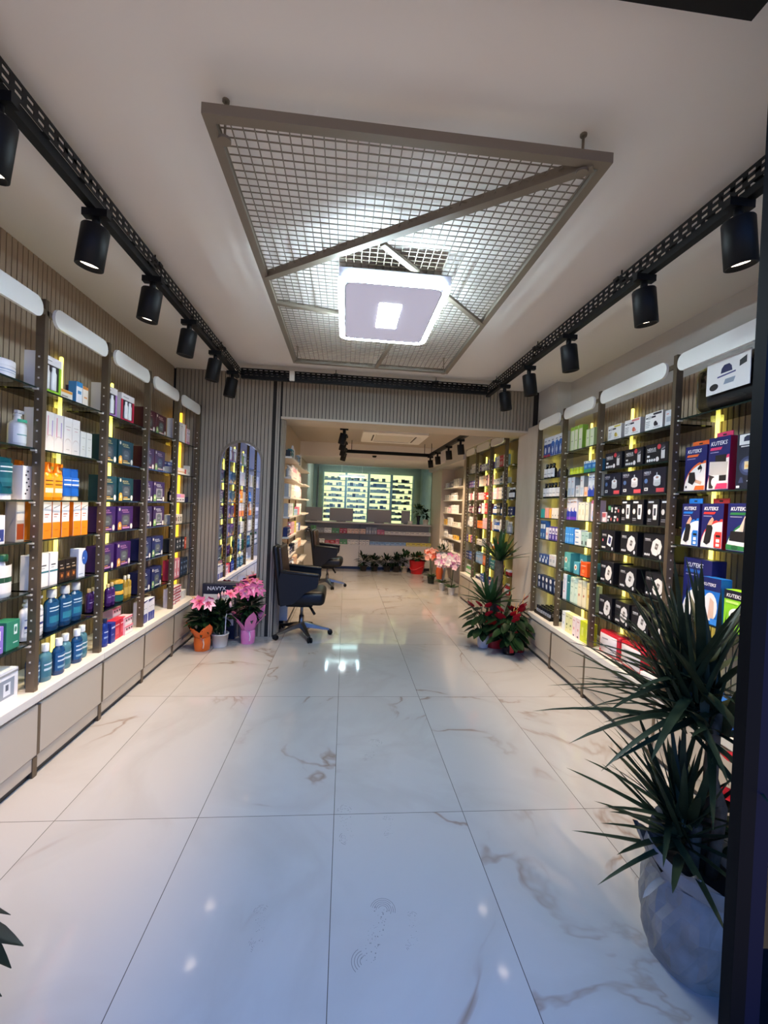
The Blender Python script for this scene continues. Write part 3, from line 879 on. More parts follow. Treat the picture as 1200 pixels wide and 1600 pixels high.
# --- right wall
carton('brush', 'blue and white toothbrush pack', .078, .03, .20, 'E6E9F0', [('r', 0, .05, 1, .66, '2250A4'), ('e', .5, .6, .42, .16, '2E6CC0'), ('e', .5, .3, .2, .14, 'DDE6F4'), ('r', .42, .1, .58, .5, 'BFD4F0'), ('r', .2, .8, .7, .84, '4A5678')], name='toothbrush_pack')
carton('brushR', 'blue toothbrush pack with red foot', .078, .03, .20, 'E6E9F0', [('r', 0, .05, 1, .66, '1D4796'), ('r', 0, .02, .9, .14, 'C33A4C'), ('e', .5, .36, .24, .16, 'DDE6F4'), ('r', .2, .8, .7, .84, '4A5678')], name='toothbrush_pack')
bottle('tonicW', 'dark syrup bottle with white label', .03, .15, '1C1A1E', '101014', ('F0EDEA', .10, .66, [(.3, .34, '8A8A92')]), shape='long', name='syrup_bottle')
bottle('tonicS', 'short navy bottle', .024, .085, '1C2038', '12142A', name='bottle')
carton('tinyTeal', 'tiny teal carton', .04, .04, .09, '3AA6A6')
carton('tinyPink', 'tiny salmon carton', .04, .04, .10, 'EBA79A')
carton('tinyOrange', 'tiny amber carton', .045, .04, .09, 'F0B24A')
carton('tinyWhite', 'small white carton with dark dot', .055, .045, .10, 'F0E8DE', [('e', .5, .3, .12, .08, '4A4446')])
carton('bluePack', 'blue upright packet', .06, .05, .18, '2A5C9E', [('r', .1, .55, .9, .8, 'D6E2EE'), ('r', .2, .1, .6, .3, '9FC0DC')], name='packet')
carton('redDot', 'white carton with red heart', .055, .045, .115, 'EFE8E6', [('e', .5, .45, .2, .14, 'D9706A')])
carton('purpDots', 'purple carton with white panels', .06, .05, .13, '4B3A9A', [('r', .1, .45, .9, .9, 'ECE9F4'), ('r', .3, .1, .7, .36, 'C4BDE4'), ('e', .5, .62, .2, .1, '3E2F8A')])
carton('blueLow', 'blue and white low packet', .07, .06, .085, '2B4E8E', [('r', .1, .1, .6, .5, 'E8ECF2'), ('e', .7, .7, .2, .18, 'CFE0EE')], name='packet')
carton('greyPack', 'pale grey carton', .065, .05, .10, 'D6D8DA', [('r', .2, .3, .8, .6, 'A9B2BC'), ('r', .2, .75, .5, .8, 'D97A6A')])
carton('navyPack', 'navy packet with white crest', .075, .06, .13, '1E2F52', [('e', .5, .78, .3, .16, 'F1F2F2'), ('r', .35, .1, .75, .45, 'C8D2DE'), ('p', [(.1, .5), (.4, .1), (.5, .1), (.2, .5)], '6F8FB8')], name='packet')
bottle('rollon', 'dark roll-on bottle with grey label', .0155, .075, '1B1B20', '0C0C0E', ('9A999C', .12, .6), shape='round', caph=.34, cap='wide', name='roll_on_bottle')
carton('limeTall', 'tall pale carton with lime edges', .062, .05, .21, 'E6E8C8', [('r', 0, 0, .12, 1, '9CC83A'), ('r', 0, .86, 1, 1, 'A8CF4A'), ('r', .3, .4, .75, .43, '9A9E86')], side='7FA83A')
carton('limeShort', 'short pale carton with lime edges', .065, .05, .15, 'DFE6C4', [('r', 0, 0, .14, 1, '9CC83A'), ('r', .3, .5, .75, .54, '9A9E86')], side='93A874')
bottle('yellowJar', 'yellow tablet jar', .024, .062, 'C9D21E', 'B8C416', ('D9E02A', .1, .55), shape='tub', cap='wide', caph=.3, name='jar', cat='jar')
carton('blueGreen', 'blue and green blister carton', .058, .045, .10, '2E7CC0', [('r', 0, 0, 1, .34, '3F9A6A'), ('r', 0, .8, 1, 1, 'E6EEF2'), ('e', .35, .9, .1, .07, '3A4A78'), ('r', .2, .45, .8, .65, '7FB6DC')])
carton('greyTall', 'tall white and grey carton', .06, .05, .175, 'E9EAEC', [('r', .15, .1, .85, .45, 'C3D2E2'), ('r', .2, .75, .5, .8, 'D69A9A')], side='8D939A')
carton('smallPeach', 'small peach carton', .05, .045, .08, 'F2C9B4', [('r', .2, .2, .8, .5, 'F5A86A')])
carton('waveBlue', 'white carton with blue wave drops', .058, .05, .19, 'EDF0F6', [('r', 0, 0, 1, .28, '2A46B4'), ('e', .5, .36, .3, .13, '2A46B4'), ('e', .6, .42, .18, .09, 'EDF0F6'), ('r', .15, .78, .8, .82, '5A78C0'), ('r', .15, .7, .6, .72, '9AB0D8')])
carton('wavePurple', 'white and violet carton with orange top line', .058, .05, .19, 'F0E9EC', [('r', 0, 0, 1, .14, '6A3AB4'), ('r', 0, .14, 1, .38, '2B3AAA'), ('e', .45, .44, .28, .12, '2B3AAA'), ('e', .58, .48, .17, .08, 'F0E9EC'), ('r', .15, .8, .85, .83, 'EFA05A')])
carton('creamCard', 'cream carton with pale print', .052, .05, .155, 'F0E6CE', [('r', .2, .84, .5, .88, '7A8AA8'), ('r', .3, .3, .7, .6, 'E2D2AE')])
carton('pinkBlue', 'pink carton with blue leaf', .058, .05, .165, 'F1D6E2', [('r', 0, .85, 1, 1, 'E478A4'), ('e', .5, .28, .28, .22, '8FBBE6'), ('e', .62, .34, .2, .16, 'F1D6E2')])
carton('blueSlim', 'slim bright blue carton', .034, .05, .14, '3F8FDA', [('r', .2, .55, .8, .6, 'D6E8F6'), ('r', .2, .1, .8, .35, '6FB0E8')])
carton('whiteFlat', 'flat white carton with blue line', .10, .06, .042, 'EEF0F0', [('r', .1, .4, .6, .6, '5C86B4')])
carton('mintPack', 'mint green carton', .055, .05, .115, 'B6D2C6', [('r', .15, .1, .5, .35, '2E3A38'), ('r', .2, .7, .8, .76, '6E9A8A')], side='9DB4AA')
carton('lowWhite', 'low white carton', .08, .05, .065, 'ECEAE2')
carton('tealBig', 'large turquoise carton with cream badge', .115, .09, .16, '5BA9A8', [('e', .3, .58, .2, .17, 'F0E8D2'), ('e', .3, .58, .1, .09, 'B4683E'), ('r', .6, .2, .9, .5, '7DBCB8'), ('r', .1, .1, .5, .15, 'C8E2DC')], side='3E8A8C')
carton('tealSmall', 'small turquoise carton with cream badge', .085, .07, .10, '58A4B4', [('e', .35, .55, .25, .24, 'F0E8D2'), ('e', .35, .55, .13, .12, 'C46A4A')], side='3E8494')
carton('orangeBox', 'bright orange carton', .10, .07, .115, 'E8571E', [('r', .1, .7, .8, .78, 'F6A47C'), ('e', .45, .35, .2, .14, 'F28A50'), ('r', .1, .1, .6, .14, 'F6B896')])
carton('tallWhite', 'tall white carton with blue side', .06, .06, .22, 'E9E9F0', [('r', .3, .4, .6, .8, 'C0CCE2'), ('e', .4, .3, .14, .04, 'C06A7A')])
carton('tallTeal', 'tall teal carton', .055, .06, .22, '2F8288', [('r', .2, .7, .8, .74, 'BFDCDC')])
carton('tallMint', 'tall mint carton', .06, .06, .215, 'D4E6D2', [('r', .2, .6, .7, .64, '8FAE94'), ('r', .2, .3, .4, .4, 'A8CAB0')])
carton('tallCream', 'tall cream carton with red dot', .06, .06, .215, 'EFE3BE', [('e', .4, .42, .14, .05, 'B8503A'), ('r', .2, .7, .7, .73, 'C4B280')])
carton('tallGold', 'tall yellow cream carton', .06, .06, .21, 'E6D28A', [('e', .5, .5, .2, .07, 'CFA04A'), ('r', .2, .75, .7, .78, 'A89A5A')])
carton('tallPale', 'tall pale green carton', .06, .06, .205, 'C6D69A', [('e', .4, .45, .16, .05, '7A9A4A'), ('r', .2, .75, .7, .78, '8A9A6A')])
carton('teaWhite', 'white tea carton', .058, .06, .165, 'EEF0EC', [('e', .5, .4, .16, .07, 'B4C0D0'), ('r', .2, .8, .8, .84, '8A98A8')])
carton('teaYellow', 'pale yellow tea carton', .058, .06, .165, 'E6E4A8', [('e', .5, .42, .16, .06, '4A5A34'), ('r', .2, .8, .8, .84, '7F8A54'), ('e', .5, .24, .12, .04, 'B0B868')])
carton('teaPink', 'white and rose tea carton', .058, .06, .165, 'F2DEDA', [('e', .5, .42, .18, .07, 'E29A96'), ('r', .2, .8, .8, .84, 'C88A86'), ('r', .3, .04, .7, .12, '4A3A48')])
carton('teaGreen', 'yellow green tea carton', .07, .06, .165, 'C6CE2E', [('r', .3, .3, .7, .7, 'DDE06A')])
def chron(key, desc, acc, pic):
    carton(key, desc, .165, .06, .115, 'ECE9E6', [('r', .05, .71, .17, .78, '20202A'), ('t', .19, .68, .2, 'ION', '20202A'), ('r', .40, .70, .62, .80, '20202A'), ('r', .48, .84, .94, .95, acc), ('r', .06, .52, .3, .55, '6A6A70'), ('r', .06, .42, .28, .45, '6A6A70'),
            ('r', .06, .32, .3, .35, '6A6A70'), ('r', .06, .22, .26, .25, '6A6A70'), ('e', .62, .36, .09, .14, pic), ('r', .5, .14, .9, .18, 'B9B6B4'), ('e', .72, .30, .05, .08, acc)], side='B8B4B0', name='monitor_box')
chron('chronY', 'white monitor box with yellow accents', 'E3CF5A', 'B9A040')
chron('chronR', 'white monitor box with red accents', 'E08A84', 'C8644A')
chron('chronK', 'white monitor box with black accents', '3A3A44', '22222A')
carton('nexMask', 'black box with red disc and white circles', .20, .07, .125, '16161C', [('t', .09, .66, .2, 'NEXUS', 'F0EEEE'), ('r', .1, .6, .5, .63, 'C9C6C6'), ('e', .63, .82, .08, .13, 'C83C46'), ('r', .1, .34, .22, .44, 'E6E4E2')]
       + [('e', .13 + .105 * i, .18, .042, .075, 'ECEAE8') for i in range(4)] + [('e', .58, .2, .07, .125, 'F1E6E2'), ('r', .74, .2, .90, .62, 'D6D2D0'), ('e', .82, .74, .1, .14, '3A3A42'), ('p', [(.74, .62), (.9, .7), (.9, .78), (.74, .68)], '8C8A8C')], name='device_box')
carton('nexNeb', 'navy black box showing a white nebuliser', .215, .08, .165, '1A1B2C', [('t', .05, .80, .13, 'NEXUS', 'E2E0E6'), ('r', .05, .75, .32, .77, 'A9A6B4'), ('e', .16, .52, .075, .09, '5A76A8'), ('r', .1, .14, .26, .26, 'EDEBEA'), ('r', .13, .17, .22, .23, '5A5A62'),
        ('r', .5, .38, .80, .60, 'D9D6D4'), ('e', .65, .62, .155, .10, 'EFECEA'), ('e', .65, .38, .155, .08, 'C8C4C2'), ('r', .62, .66, .66, .82, 'C2C6CC'), ('e', .66, .63, .06, .04, 'B98A7A'), ('r', .64, .07, .97, .22, 'E0525A')], name='device_box')
carton('smallBlackA', 'small black box with white marks', .075, .06, .062, '18181E', [('r', .1, .55, .5, .8, 'E6E4E4'), ('r', .1, .15, .3, .4, 'D6D4D4'), ('e', .7, .4, .12, .2, 'D96A6A')])
carton('smallBlackG', 'small black box with green screen mark', .075, .06, .07, '17191C', [('r', .15, .4, .55, .85, '58A06A'), ('r', .65, .2, .9, .7, 'E2E0E0')])
carton('smallPinkW', 'small pink and white box', .06, .05, .075, 'EAD0CE', [('r', .1, .5, .9, .9, 'D66A70'), ('e', .5, .25, .2, .16, 'F6F0EE')])
carton('thermo', 'black box showing a white infrared thermometer', .115, .06, .165, '15151B', [('r', .1, .86, .55, .93, 'EDEBEA'), ('e', .2, .52, .12, .11, 'E6E0DA'), ('p', [(.54, .22), (.82, .22), (.86, .5), (.86, .8), (.5, .8), (.5, .45)], 'EDEAE6'), ('r', .58, .38, .76, .66, '3A3C44'), ('r', .1, .22, .4, .25, '9A9AA0'), ('r', .1, .15, .4, .18, '9A9AA0')], name='device_box')
def bpm(key, desc, w, h, watch=False):
    art = [('t', .08, .74, .14, 'nexus', 'E8E6E6'), ('r', .08, .70, .4, .72, 'A9A7A9')] + [('r', .08 + .1 * i, .10, .15 + .1 * i, .19, 'ECEAEA') for i in range(3)] + [('e', .86, .12, .05, .08, 'ECE8E6')]
    if watch:
        art += [('p', [(.45, .3), (.75, .2), (.86, .7), (.55, .8)], 'ECEAEC'), ('p', [(.54, .38), (.72, .32), (.78, .64), (.6, .7)], '3A3E66'), ('e', .15, .5, .05, .07, 'D06A7A')]
    else:
        art += [('p', [(.40, .34), (.48, .18), (.66, .13), (.84, .26), (.92, .54), (.84, .76), (.66, .84), (.48, .70)], 'E6E0DA'), ('p', [(.58, .42), (.70, .37), (.76, .60), (.63, .65)], '6A625C'), ('r', .63, .48, .71, .55, 'B9B2AA')]
    carton(key, desc, w, .15, h, '15161E', art, name='device_box', side='101016')
bpm('bpmW', 'black device box with white wrist monitor', .17, .15, True)
bpm('bpm', 'black device box with white pressure monitor', .19, .155)
bpm('bpmS', 'black device box with round white monitor', .165, .16)
# zipped red pouch, clear window front
mb = MB().rbox(0, .24, 0, .10, 0, .17, .02, C('B81E2C', .35), 3)
fr_ = MB().rbox(.022, .218, -.003, .004, .018, .15, .002, mat('D9D2D2', .15), 1)
fr_.flat([(.05, .11), (.12, .115), (.12, .125), (.05, .12)], -.0036, C('9A8F96')).lathe([(.006, .02), (.006, .03)], C('B81E2C'), 8, cx=.03, cy=-.004)
fr_.tube([(.04, -.004, .045), (.08, -.004, .07), (.14, -.004, .06), (.18, -.004, .09)], .002, C('9AA3A8'), 6)
zp = MB().tube([(.02, .03, .172), (.22, .03, .172)], .004, C('7A1018'), 6)
kind('pouch', 'red zipped first aid pouch with clear front', 'pouch', 'zipped_pouch', .24, .10, .17, [('pouch_body', mb), ('clear_window', fr_), ('zip', zp)])
carton('whiteLow', 'small low white box with grey print', .12, .06, .05, 'E6E2E0', [('r', .1, .4, .8, .6, 'B0ABAA')])

def ortho(key, desc, w, h, acc, pic, tab=True, d=.06, body='1B2060', side=None, dark='1E1C1E'):
    arc = [(.0, .02), (.98, .02), (.98, .60)] + [(.98 - .98 * math.sin(t * PI / 16), .60 - .58 * (1 - math.cos(t * PI / 16))) for t in range(1, 8)]
    arc2 = [(.0, .02), (.99, .02), (.99, .66)] + [(.99 - .99 * math.sin(t * PI / 16), .66 - .62 * (1 - math.cos(t * PI / 16))) for t in range(1, 8)]
    skin = 'D8A688'
    art = [('p', arc2, acc), ('p', arc, 'F0EAE4'), ('t', .10, .85, .105, 'KUTEKS', 'F6F4F4', 1), ('p', [(.08, .76), (.6, .76), (.66, .81), (.12, .81)], acc), ('e', .80, .66, .09, .05, body), ('r', .10, .71, .5, .725, 'A9A4C4')]
    if pic == 'elbow':
        art += [('p', [(.2, .2), (.42, .14), (.55, .24), (.5, .42), (.24, .42)], dark), ('p', [(.52, .2), (.8, .14), (.84, .2), (.56, .26)], skin), ('p', [(.62, .5), (.76, .58), (.84, .5), (.74, .38), (.78, .48), (.66, .46)], dark), ('e', .12, .1, .04, .03, dark), ('p', [(.5, .03), (.96, .03), (.96, .12), (.56, .12)], acc)]
    elif pic == 'lumbar':
        art += [('r', .36, .52, .86, .66, dark), ('p', [(.08, .30), (.9, .28), (.95, .52), (.1, .55)], 'C9C2BC'), ('p', [(.1, .04), (.3, .04), (.36, .26), (.1, .3)], '3A3436'), ('r', .58, .18, .9, .28, dark), ('e', .36, .16, .14, .085, 'ECE6E2'), ('p', [(.4, .03), (.96, .03), (.96, .13), (.5, .13)], acc)]
    elif pic == 'wrist':
        art += [('p', [(.14, .12), (.3, .08), (.46, .14), (.56, .46), (.5, .52), (.28, .52)], dark), ('p', [(.3, .52), (.5, .52), (.6, .64), (.52, .7), (.4, .62)], skin), ('p', [(.64, .03), (.97, .03), (.97, .38), (.70, .38), (.64, .3)], acc), ('r', .72, .26, .92, .31, dark), ('r', .74, .15, .9, .22, 'F0EAE4'), ('r', .74, .06, .9, .12, 'F0EAE4')]
    elif pic == 'sling':
        art += [('p', [(.4, .44), (.9, .40), (.96, .66), (.6, .74)], 'E4C6B4'), ('p', [(.1, .22), (.72, .20), (.9, .34), (.84, .42), (.14, .42)], dark), ('p', [(.56, .42), (.62, .42), (.66, .7), (.6, .7)], '3A3A40'), ('p', [(.0, .03), (.97, .03), (.97, .1), (0, .14)], acc), ('e', .3, .08, .12, .05, '1F5A34')]
    bx = printed(w, d, h, body, art, side)
    parts = [('box', bx)]
    if tab:
        tb = MB().box(w * .12, w * .88, d * .45, d * .45 + .003, h, h + .028, C(acc))
        tb.box(w * .42, w * .58, d * .45 - .001, d * .45, h + .010, h + .018, C(dark))
        parts.append(('hang_tab', tb))
    kind(key, desc, 'box', 'support_brace_box', w, d, h + .028, parts)
ortho('kO', 'navy brace box with orange arc', .145, .25, 'EC6A2A', 'elbow')
ortho('kP', 'taller navy brace box with pink arc', .135, .275, 'E63C6A', 'lumbar', side='B8143C')
ortho('kB', 'navy brace box with blue arc', .125, .235, '1F7AD0', 'wrist')
ortho('kR', 'navy brace box with red arc', .135, .235, 'E23A34', 'wrist', side='8E0E18', d=.10)
ortho('kG', 'navy brace box with green arc', .16, .235, '2F7A44', 'sling', tab=False)
ortho('kW', 'large navy brace box with white oval', .20, .32, '2A62B0', 'none', tab=False, d=.08)
carton('visco', 'dark insole pack with glowing square', .125, .03, .27, '1A1F30', [('e', .5, .42, .36, .17, '3A4468'), ('e', .5, .42, .26, .12, '5A6488'), ('r', .36, .36, .66, .50, 'F3DCA8'), ('r', .4, .39, .62, .44, 'F6C878'), ('r', .62, .64, .86, .72, '3E6EA0'), ('p', [(.14, .12), (.22, .22), (.3, .22), (.36, .12)], '3A4468'), ('r', .5, .14, .9, .16, 'B8BCC8'), ('r', .06, .03, .2, .07, 'E6E8EC'), ('p', [(.84, .03), (.96, .03), (.9, .09)], 'B9D84A'),
       ('r', .12, .80, .88, .985, 'F0EDE8'), ('p', [(.3, .86), (.7, .86), (.68, .93), (.58, .96), (.42, .96), (.32, .93)], '1E2440'), ('r', .2, .76, .7, .78, 'E6E2DC')], name='insole_pack')
carton('limeBox', 'lime green brace box', .12, .06, .20, '8CD22A', [('t', .1, .84, .12, 'KUTEKS', 'F6F4F4', 1), ('r', 0, .78, 1, 1, '15182A'), ('t', .1, .83, .12, 'KUTEKS', 'F6F4F4', 1), ('e', .6, .42, .34, .16, 'F1EFE8'), ('e', .6, .38, .26, .12, '1C1C1E'), ('r', .1, .68, .7, .74, 'C8F07A')], name='support_brace_box')
carton('blueBrace', 'bright blue brace box with a person pictured', .12, .06, .24, '1C6FC4', [('r', 0, .72, 1, 1, '1B2560'), ('t', .1, .82, .09, 'KUTEKS', 'F6F4F4', 1), ('e', .5, .38, .36, .3, 'EFE8E4'), ('p', [(.4, .12), (.7, .12), (.7, .5), (.5, .58)], 'E2BCA4'), ('r', .55, .02, .95, .14, '3C8EE0')], name='support_brace_box')
carton('blueTub', 'blue wrapped pack', .20, .12, .12, '1E62B8', [('r', .1, .3, .6, .7, '5A98DA')], name='packet')
carton('cardDisp', 'small teal hanging packs', .10, .05, .16, '17464E', [('r', .1, .1, .45, .9, '1F5A62'), ('r', .55, .1, .9, .9, '1F5A62')], name='packet')

# --- back room assortments
PAL = {'cream': 'EDE4D6', 'white': 'EEECE8', 'pink': 'E9B4BC', 'rose': 'D9788A', 'red': 'BF2F33', 'orange': 'EE7A2A', 'amber': 'E9B64A', 'yellow': 'E6D45A', 'blue': '2E5AA6', 'sky': '8FB6DA', 'navy': '1D2A56', 'violet': '5A3A80', 'teal': '2A7A80', 'green': '5A9A5A', 'grey': 'A2A4A6', 'black': '222226', 'plum': '5A2436', 'brown': '6A4A34', 'peach': 'F2C8A6'}
def generic(colr, shape):
    key = f'g_{colr}_{shape}'
    if key in KINDS:
        return key
    c = PAL[colr]
    dark = colr in ('navy', 'violet', 'black', 'plum', 'blue', 'teal', 'red', 'brown')
    ink = 'E2E0DC' if dark else '6A6A72'
    if shape == 'tall':
        carton(key, f'tall {colr} carton', .055, .05, .15, c, [('r', .2, .7, .8, .76, ink), ('r', .25, .2, .75, .5, 'D8D2C8' if dark else 'C9C2B8')], name='upright_packet')
    elif shape == 'mid':
        carton(key, f'{colr} carton', .075, .05, .105, c, [('r', .15, .65, .85, .76, ink), ('r', .2, .15, .6, .35, 'D8D2C8' if dark else 'BDB6AC')], name='square_packet')
    elif shape == 'wide':
        carton(key, f'wide {colr} carton', .11, .05, .075, c, [('r', .1, .6, .7, .75, ink), ('r', .1, .15, .9, .3, 'C8C2BA')], name='wide_packet')
    elif shape == 'bot':
        bottle(key, f'{colr} bottle', .024, .135, c, 'F0EEEA' if dark else 'DAD6D0', ('EEEAE4' if dark else 'C9C6C2', .15, .55), shape='long')
    elif shape == 'pump':
        bottle(key, f'{colr} pump bottle', .03, .175, c, 'EDEAE6', ('DAD4CE', .15, .5), cap='pump', name='pump_bottle')
    elif shape == 'jar':
        bottle(key, f'{colr} jar', .034, .06, c, 'F2F0EC', shape='tub', cap='wide', caph=.35, name='jar', cat='jar')
    return key

# ------------------------------------------------------------------ rows of products
def place(key, M, label, group):
    k = KINDS[key]
    if len(k['parts']) == 1:
        return link(k['name'], k['parts'][0][1], None, label, k['cat'], group, None, M)
    o = thing(k['name'], label, k['cat'], M, group=group)
    for n_, me in k['parts']:
        link(n_, me, o)
    return o

def plural(d):
    ws = d.split(' ')
    for w_ in ('box', 'carton', 'bottle', 'tube', 'jar', 'pack', 'packet', 'tub', 'tray', 'packs'):
        if w_ in ws:
            i = len(ws) - 1 - ws[::-1].index(w_)
            ws[i] = {'box': 'boxes', 'packs': 'packs'}.get(w_, w_ + 's')
            return ' '.join(ws)
    return d

def row(bay, level, z, items, where, rnd=None):
    """items: (kind, count, gap before, depth v, extra z, ...) from the viewer's left"""
    x = 0.0
    out = []
    for it in items:
        if isinstance(it, str):
            it = (it,)
        key, n = it[0], it[1] if len(it) > 1 else 1
        gap = it[2] if len(it) > 2 else .006
        v = it[3] if len(it) > 3 else .02
        dz = it[4] if len(it) > 4 else 0
        x0 = it[5] if len(it) > 5 else None
        step = it[6] if len(it) > 6 else .005
        k = KINDS[key]
        if x0 is not None:
            xx = x0
        else:
            xx = x + gap
        for i in range(n):
            out.append((key, xx, v, dz))
            xx += k['w'] + step
        if x0 is None:
            x = xx - step
    cnt, seen = {}, {}
    for key, *_ in out:
        d = KINDS[key]['desc']
        cnt[d] = cnt.get(d, 0) + 1
    rr = random.Random(hash(where) % 1000 if False else sum(map(ord, where)))
    for key, xx, v, dz in sorted(out, key=lambda t: t[1]):
        d = KINDS[key]['desc']
        seen[d] = seen.get(d, 0) + 1
        if cnt[d] == 1:
            lb, gr = f'{d}, {where}', None
        else:
            lb, gr = f'{ORD[seen[d] - 1]} of {NUM[cnt[d]]} {plural(d)}, {where}', f'{plural(d)}, {where}'
            if len(lb.split()) > 16:
                print('LONG', lb)
        M = bay @ Matrix.Translation((xx, v + rr.uniform(0, .006), z + dz)) 
        if dz == 0:
            a = rr.uniform(-.03, .03)
            w_ = KINDS[key]['w']
            M = M @ Matrix.Translation((w_ / 2, 0, 0)) @ Matrix.Rotation(a, 4, 'Z') @ Matrix.Translation((-w_ / 2, 0, 0))
        place(key, M, lb, gr)

# ------------------------------------------------------------------ shelving bays
ZL = (1.930, 1.630, 1.374, 1.172, 0.918, 0.662)
ZR = (1.970, 1.757, 1.564, 1.366, 1.158, 0.916, 0.660)
ZA = (1.990, 1.570, 1.268, 0.880)
def shelving(bay, W_, zs, label, top=2.36, ledge=0.42, head=True, strips=(), last=False, slat=False, depth=.235, glow=False):
    o = thing('shelving_bay', label, 'shelves', bay)
    def upright(x):
        MB().box(x - .014, x + .014, -.03, .010, ledge, top, BRONZE).box(x - .013, x + .013, .010, .09, top - .02, top, BRONZE).build('upright', o)
        up = [c for c in o.children if c.name.startswith('upright')][-1]
        for sd in (-1, 1):
            z, v, f, mm = ledge + .05, [], [], []
            prof = [(0.0, z)]
            while z < top - .3:
                prof += [(0.0, z + .044), (.0036, z + .044), (.0036, z + .052), (0.0, z + .052)]
                z += .052
            pm = MB()
            for px_, pz_ in prof:
                for yy in (-.0145, -.0055):
                    v.append((x + sd * (.0142 + px_), yy, pz_))
            for i in range(len(prof) - 1):
                q = (2 * i, 2 * i + 1, 2 * i + 3, 2 * i + 2)
                pm_ = BRONZE if i % 4 == 0 else PIN
                f.append((q, pm_))
            pm.v = [Vector(t_) for t_ in v]
            for q, m_ in f:
                pm.f.append(list(q)); pm.m.append(pm.mi(m_)); pm.sm.append(False)
            pm.build('peg_row', up)
    upright(0)
    if last:
        upright(W_)
    for z in zs:
        sm = MB().box(.017, W_ - .017, 0.0, depth - .01, z - .008, z, GLASS)
        e = .0004
        sm.box(.017, W_ - .017, -.0012, -e, z - .008, z, GEDGE)
        sh = sm.build('glass_shelf', o)
        for x in (.021, W_ - .021):
            MB().box(x - .006, x + .006, -.012, .012, z - .016, z - .008, PIN).build('shelf_clip', sh)
    if head:
        a, b, z0, z1, r = .035, W_ - .05, 2.248, 2.345, .046
        pts = []
        for cx, cz, s0 in ((b - r, z1 - r, 0), (a + r, z1 - r, 1), (a + r, z0 + r, 2), (b - r, z0 + r, 3)):
            for i in range(7):
                t_ = (s0 + i / 6) * PI / 2
                pts.append((cx + r * math.cos(t_), cz + r * math.sin(t_)))
        MB().prism(pts[::-1], -.045, -.03, OPAL).build('header_panel', o)
        MB().box(.0, W_, -.03, -.015, 2.285, 2.31, BRONZE).build('header_rail', o)
    for x in strips:
        st = MB().rbox(x - .009, x + .009, depth - .03, depth - .012, ledge + .02, 2.235, .006, STRIPM, 2)
        st.build('light_strip', o)
    if slat:
        mb = MB().box(.0, W_, depth + .013, depth + .02, ledge, top - .03, GROOVE)
        n_ = int(W_ / .0375)
        for i in range(n_):
            mb.box(i * .0375 + .004, i * .0375 + .0335, depth + .002, depth + .013, ledge, top - .03, SLAT)
        mb.build('slatted_back', o)
    if glow:
        MB().box(.01, W_ - .01, depth + .0, depth + .02, ledge, top - .03, mat(glow if isinstance(glow, str) else 'D9CDA0', .5)).build('back_panel', o)
    return o

def base_cabinet(bay, W_, label, f=-.05, depth=.235, top=.42):
    o = thing('base_cabinet', label, 'cabinet', bay)
    MB().box(.004, W_ - .004, f + .02, depth, .10, top - .05, CAB).build('carcass', o)
    MB().rbox(.010, W_ - .010, f, f + .018, .105, top - .062, .002, CAB, 1, smooth=False).build('door', o)
    MB().rbox(.001, W_ - .001, f - .006, depth, top - .046, top, .003, CABW, 1, smooth=False).build('top_board', o)
    MB().box(0.001, W_ - .001, f + .006, f + .018, .035, .10, CAB).build('plinth', o)
    MB().box(0.001, W_ - .001, f + .02, depth, 0, .10, KICK).build('kick_board', o)
    MB().box(W_ - .012, W_ + .008, f - .001, f + .012, .105, top - .066, BRONZE).build('door_handle', o)
    MB().box(W_ - .035, W_ - .005, f + .001, f + .02, 0.0, .098, BRONZE).build('foot', o)
    return o

def LB(y):
    return TR(-1.53, y, 0, PI / 2)
LM = .5625
LY = {'L0': 1.14, 'L1': 1.70, 'L2': 2.262, 'L3': 2.825, 'L4': 3.388, 'L5': 3.95}
LN = {'L0': 'bay at the left edge', 'L1': 'nearest left bay', 'L2': 'second left bay', 'L3': 'middle left bay', 'L4': 'fourth left bay', 'L5': 'farthest left bay'}
LV = ('top shelf', 'second shelf', 'third shelf', 'fourth shelf', 'fifth shelf', 'sixth shelf', 'seventh shelf')
def lrow(b, lvl, items):
    if lvl == 'ledge':
        row(LB(LY[b]), lvl, .42, items, f'white ledge, {LN[b]}')
    else:
        row(LB(LY[b]), lvl, ZL[lvl], items, f'{LV[lvl]}, {LN[b]}')
for b in LY:
    wd = .55 if b == 'L5' else LM
    if True:
        shelving(LB(LY[b]), wd, ZL, {'L0': 'shelving bay nearest the shop front on the left', 'L1': 'glass shelving bay cut by the left picture edge', 'L2': 'glass shelving bay with lime gift box and orange spray bottles', 'L3': 'glass shelving bay of teal and purple hair dye boxes',
                 'L4': 'glass shelving bay of maroon and navy hair dye boxes', 'L5': 'farthest left shelving bay beside the mirror wall'}[b],
                 strips={'L0': (.50,), 'L1': (.50,), 'L2': (.50,), 'L3': (.50,)}.get(b, ()), last=(b == 'L5'))
        base_cabinet(LB(LY[b]), wd, {'L0': 'base cabinet nearest the shop front on the left', 'L1': 'beige base cabinet at the left picture edge', 'L2': 'beige base cabinet under the blue lotion bottles', 'L3': 'beige base cabinet under the red and pink cartons',
                 'L4': 'beige base cabinet with reflections under white and navy cartons', 'L5': 'beige base cabinet ending behind the orange flower pot'}[b])
o = MB().box(-.02, .02, -.004, .004, 0, 1.85, STRIPW).build('light_strip', None, label='broad warm yellow light strip in the far left wall corner', cat='light strip')
o.matrix_world = TR(-1.700, 4.505, .42, 0)

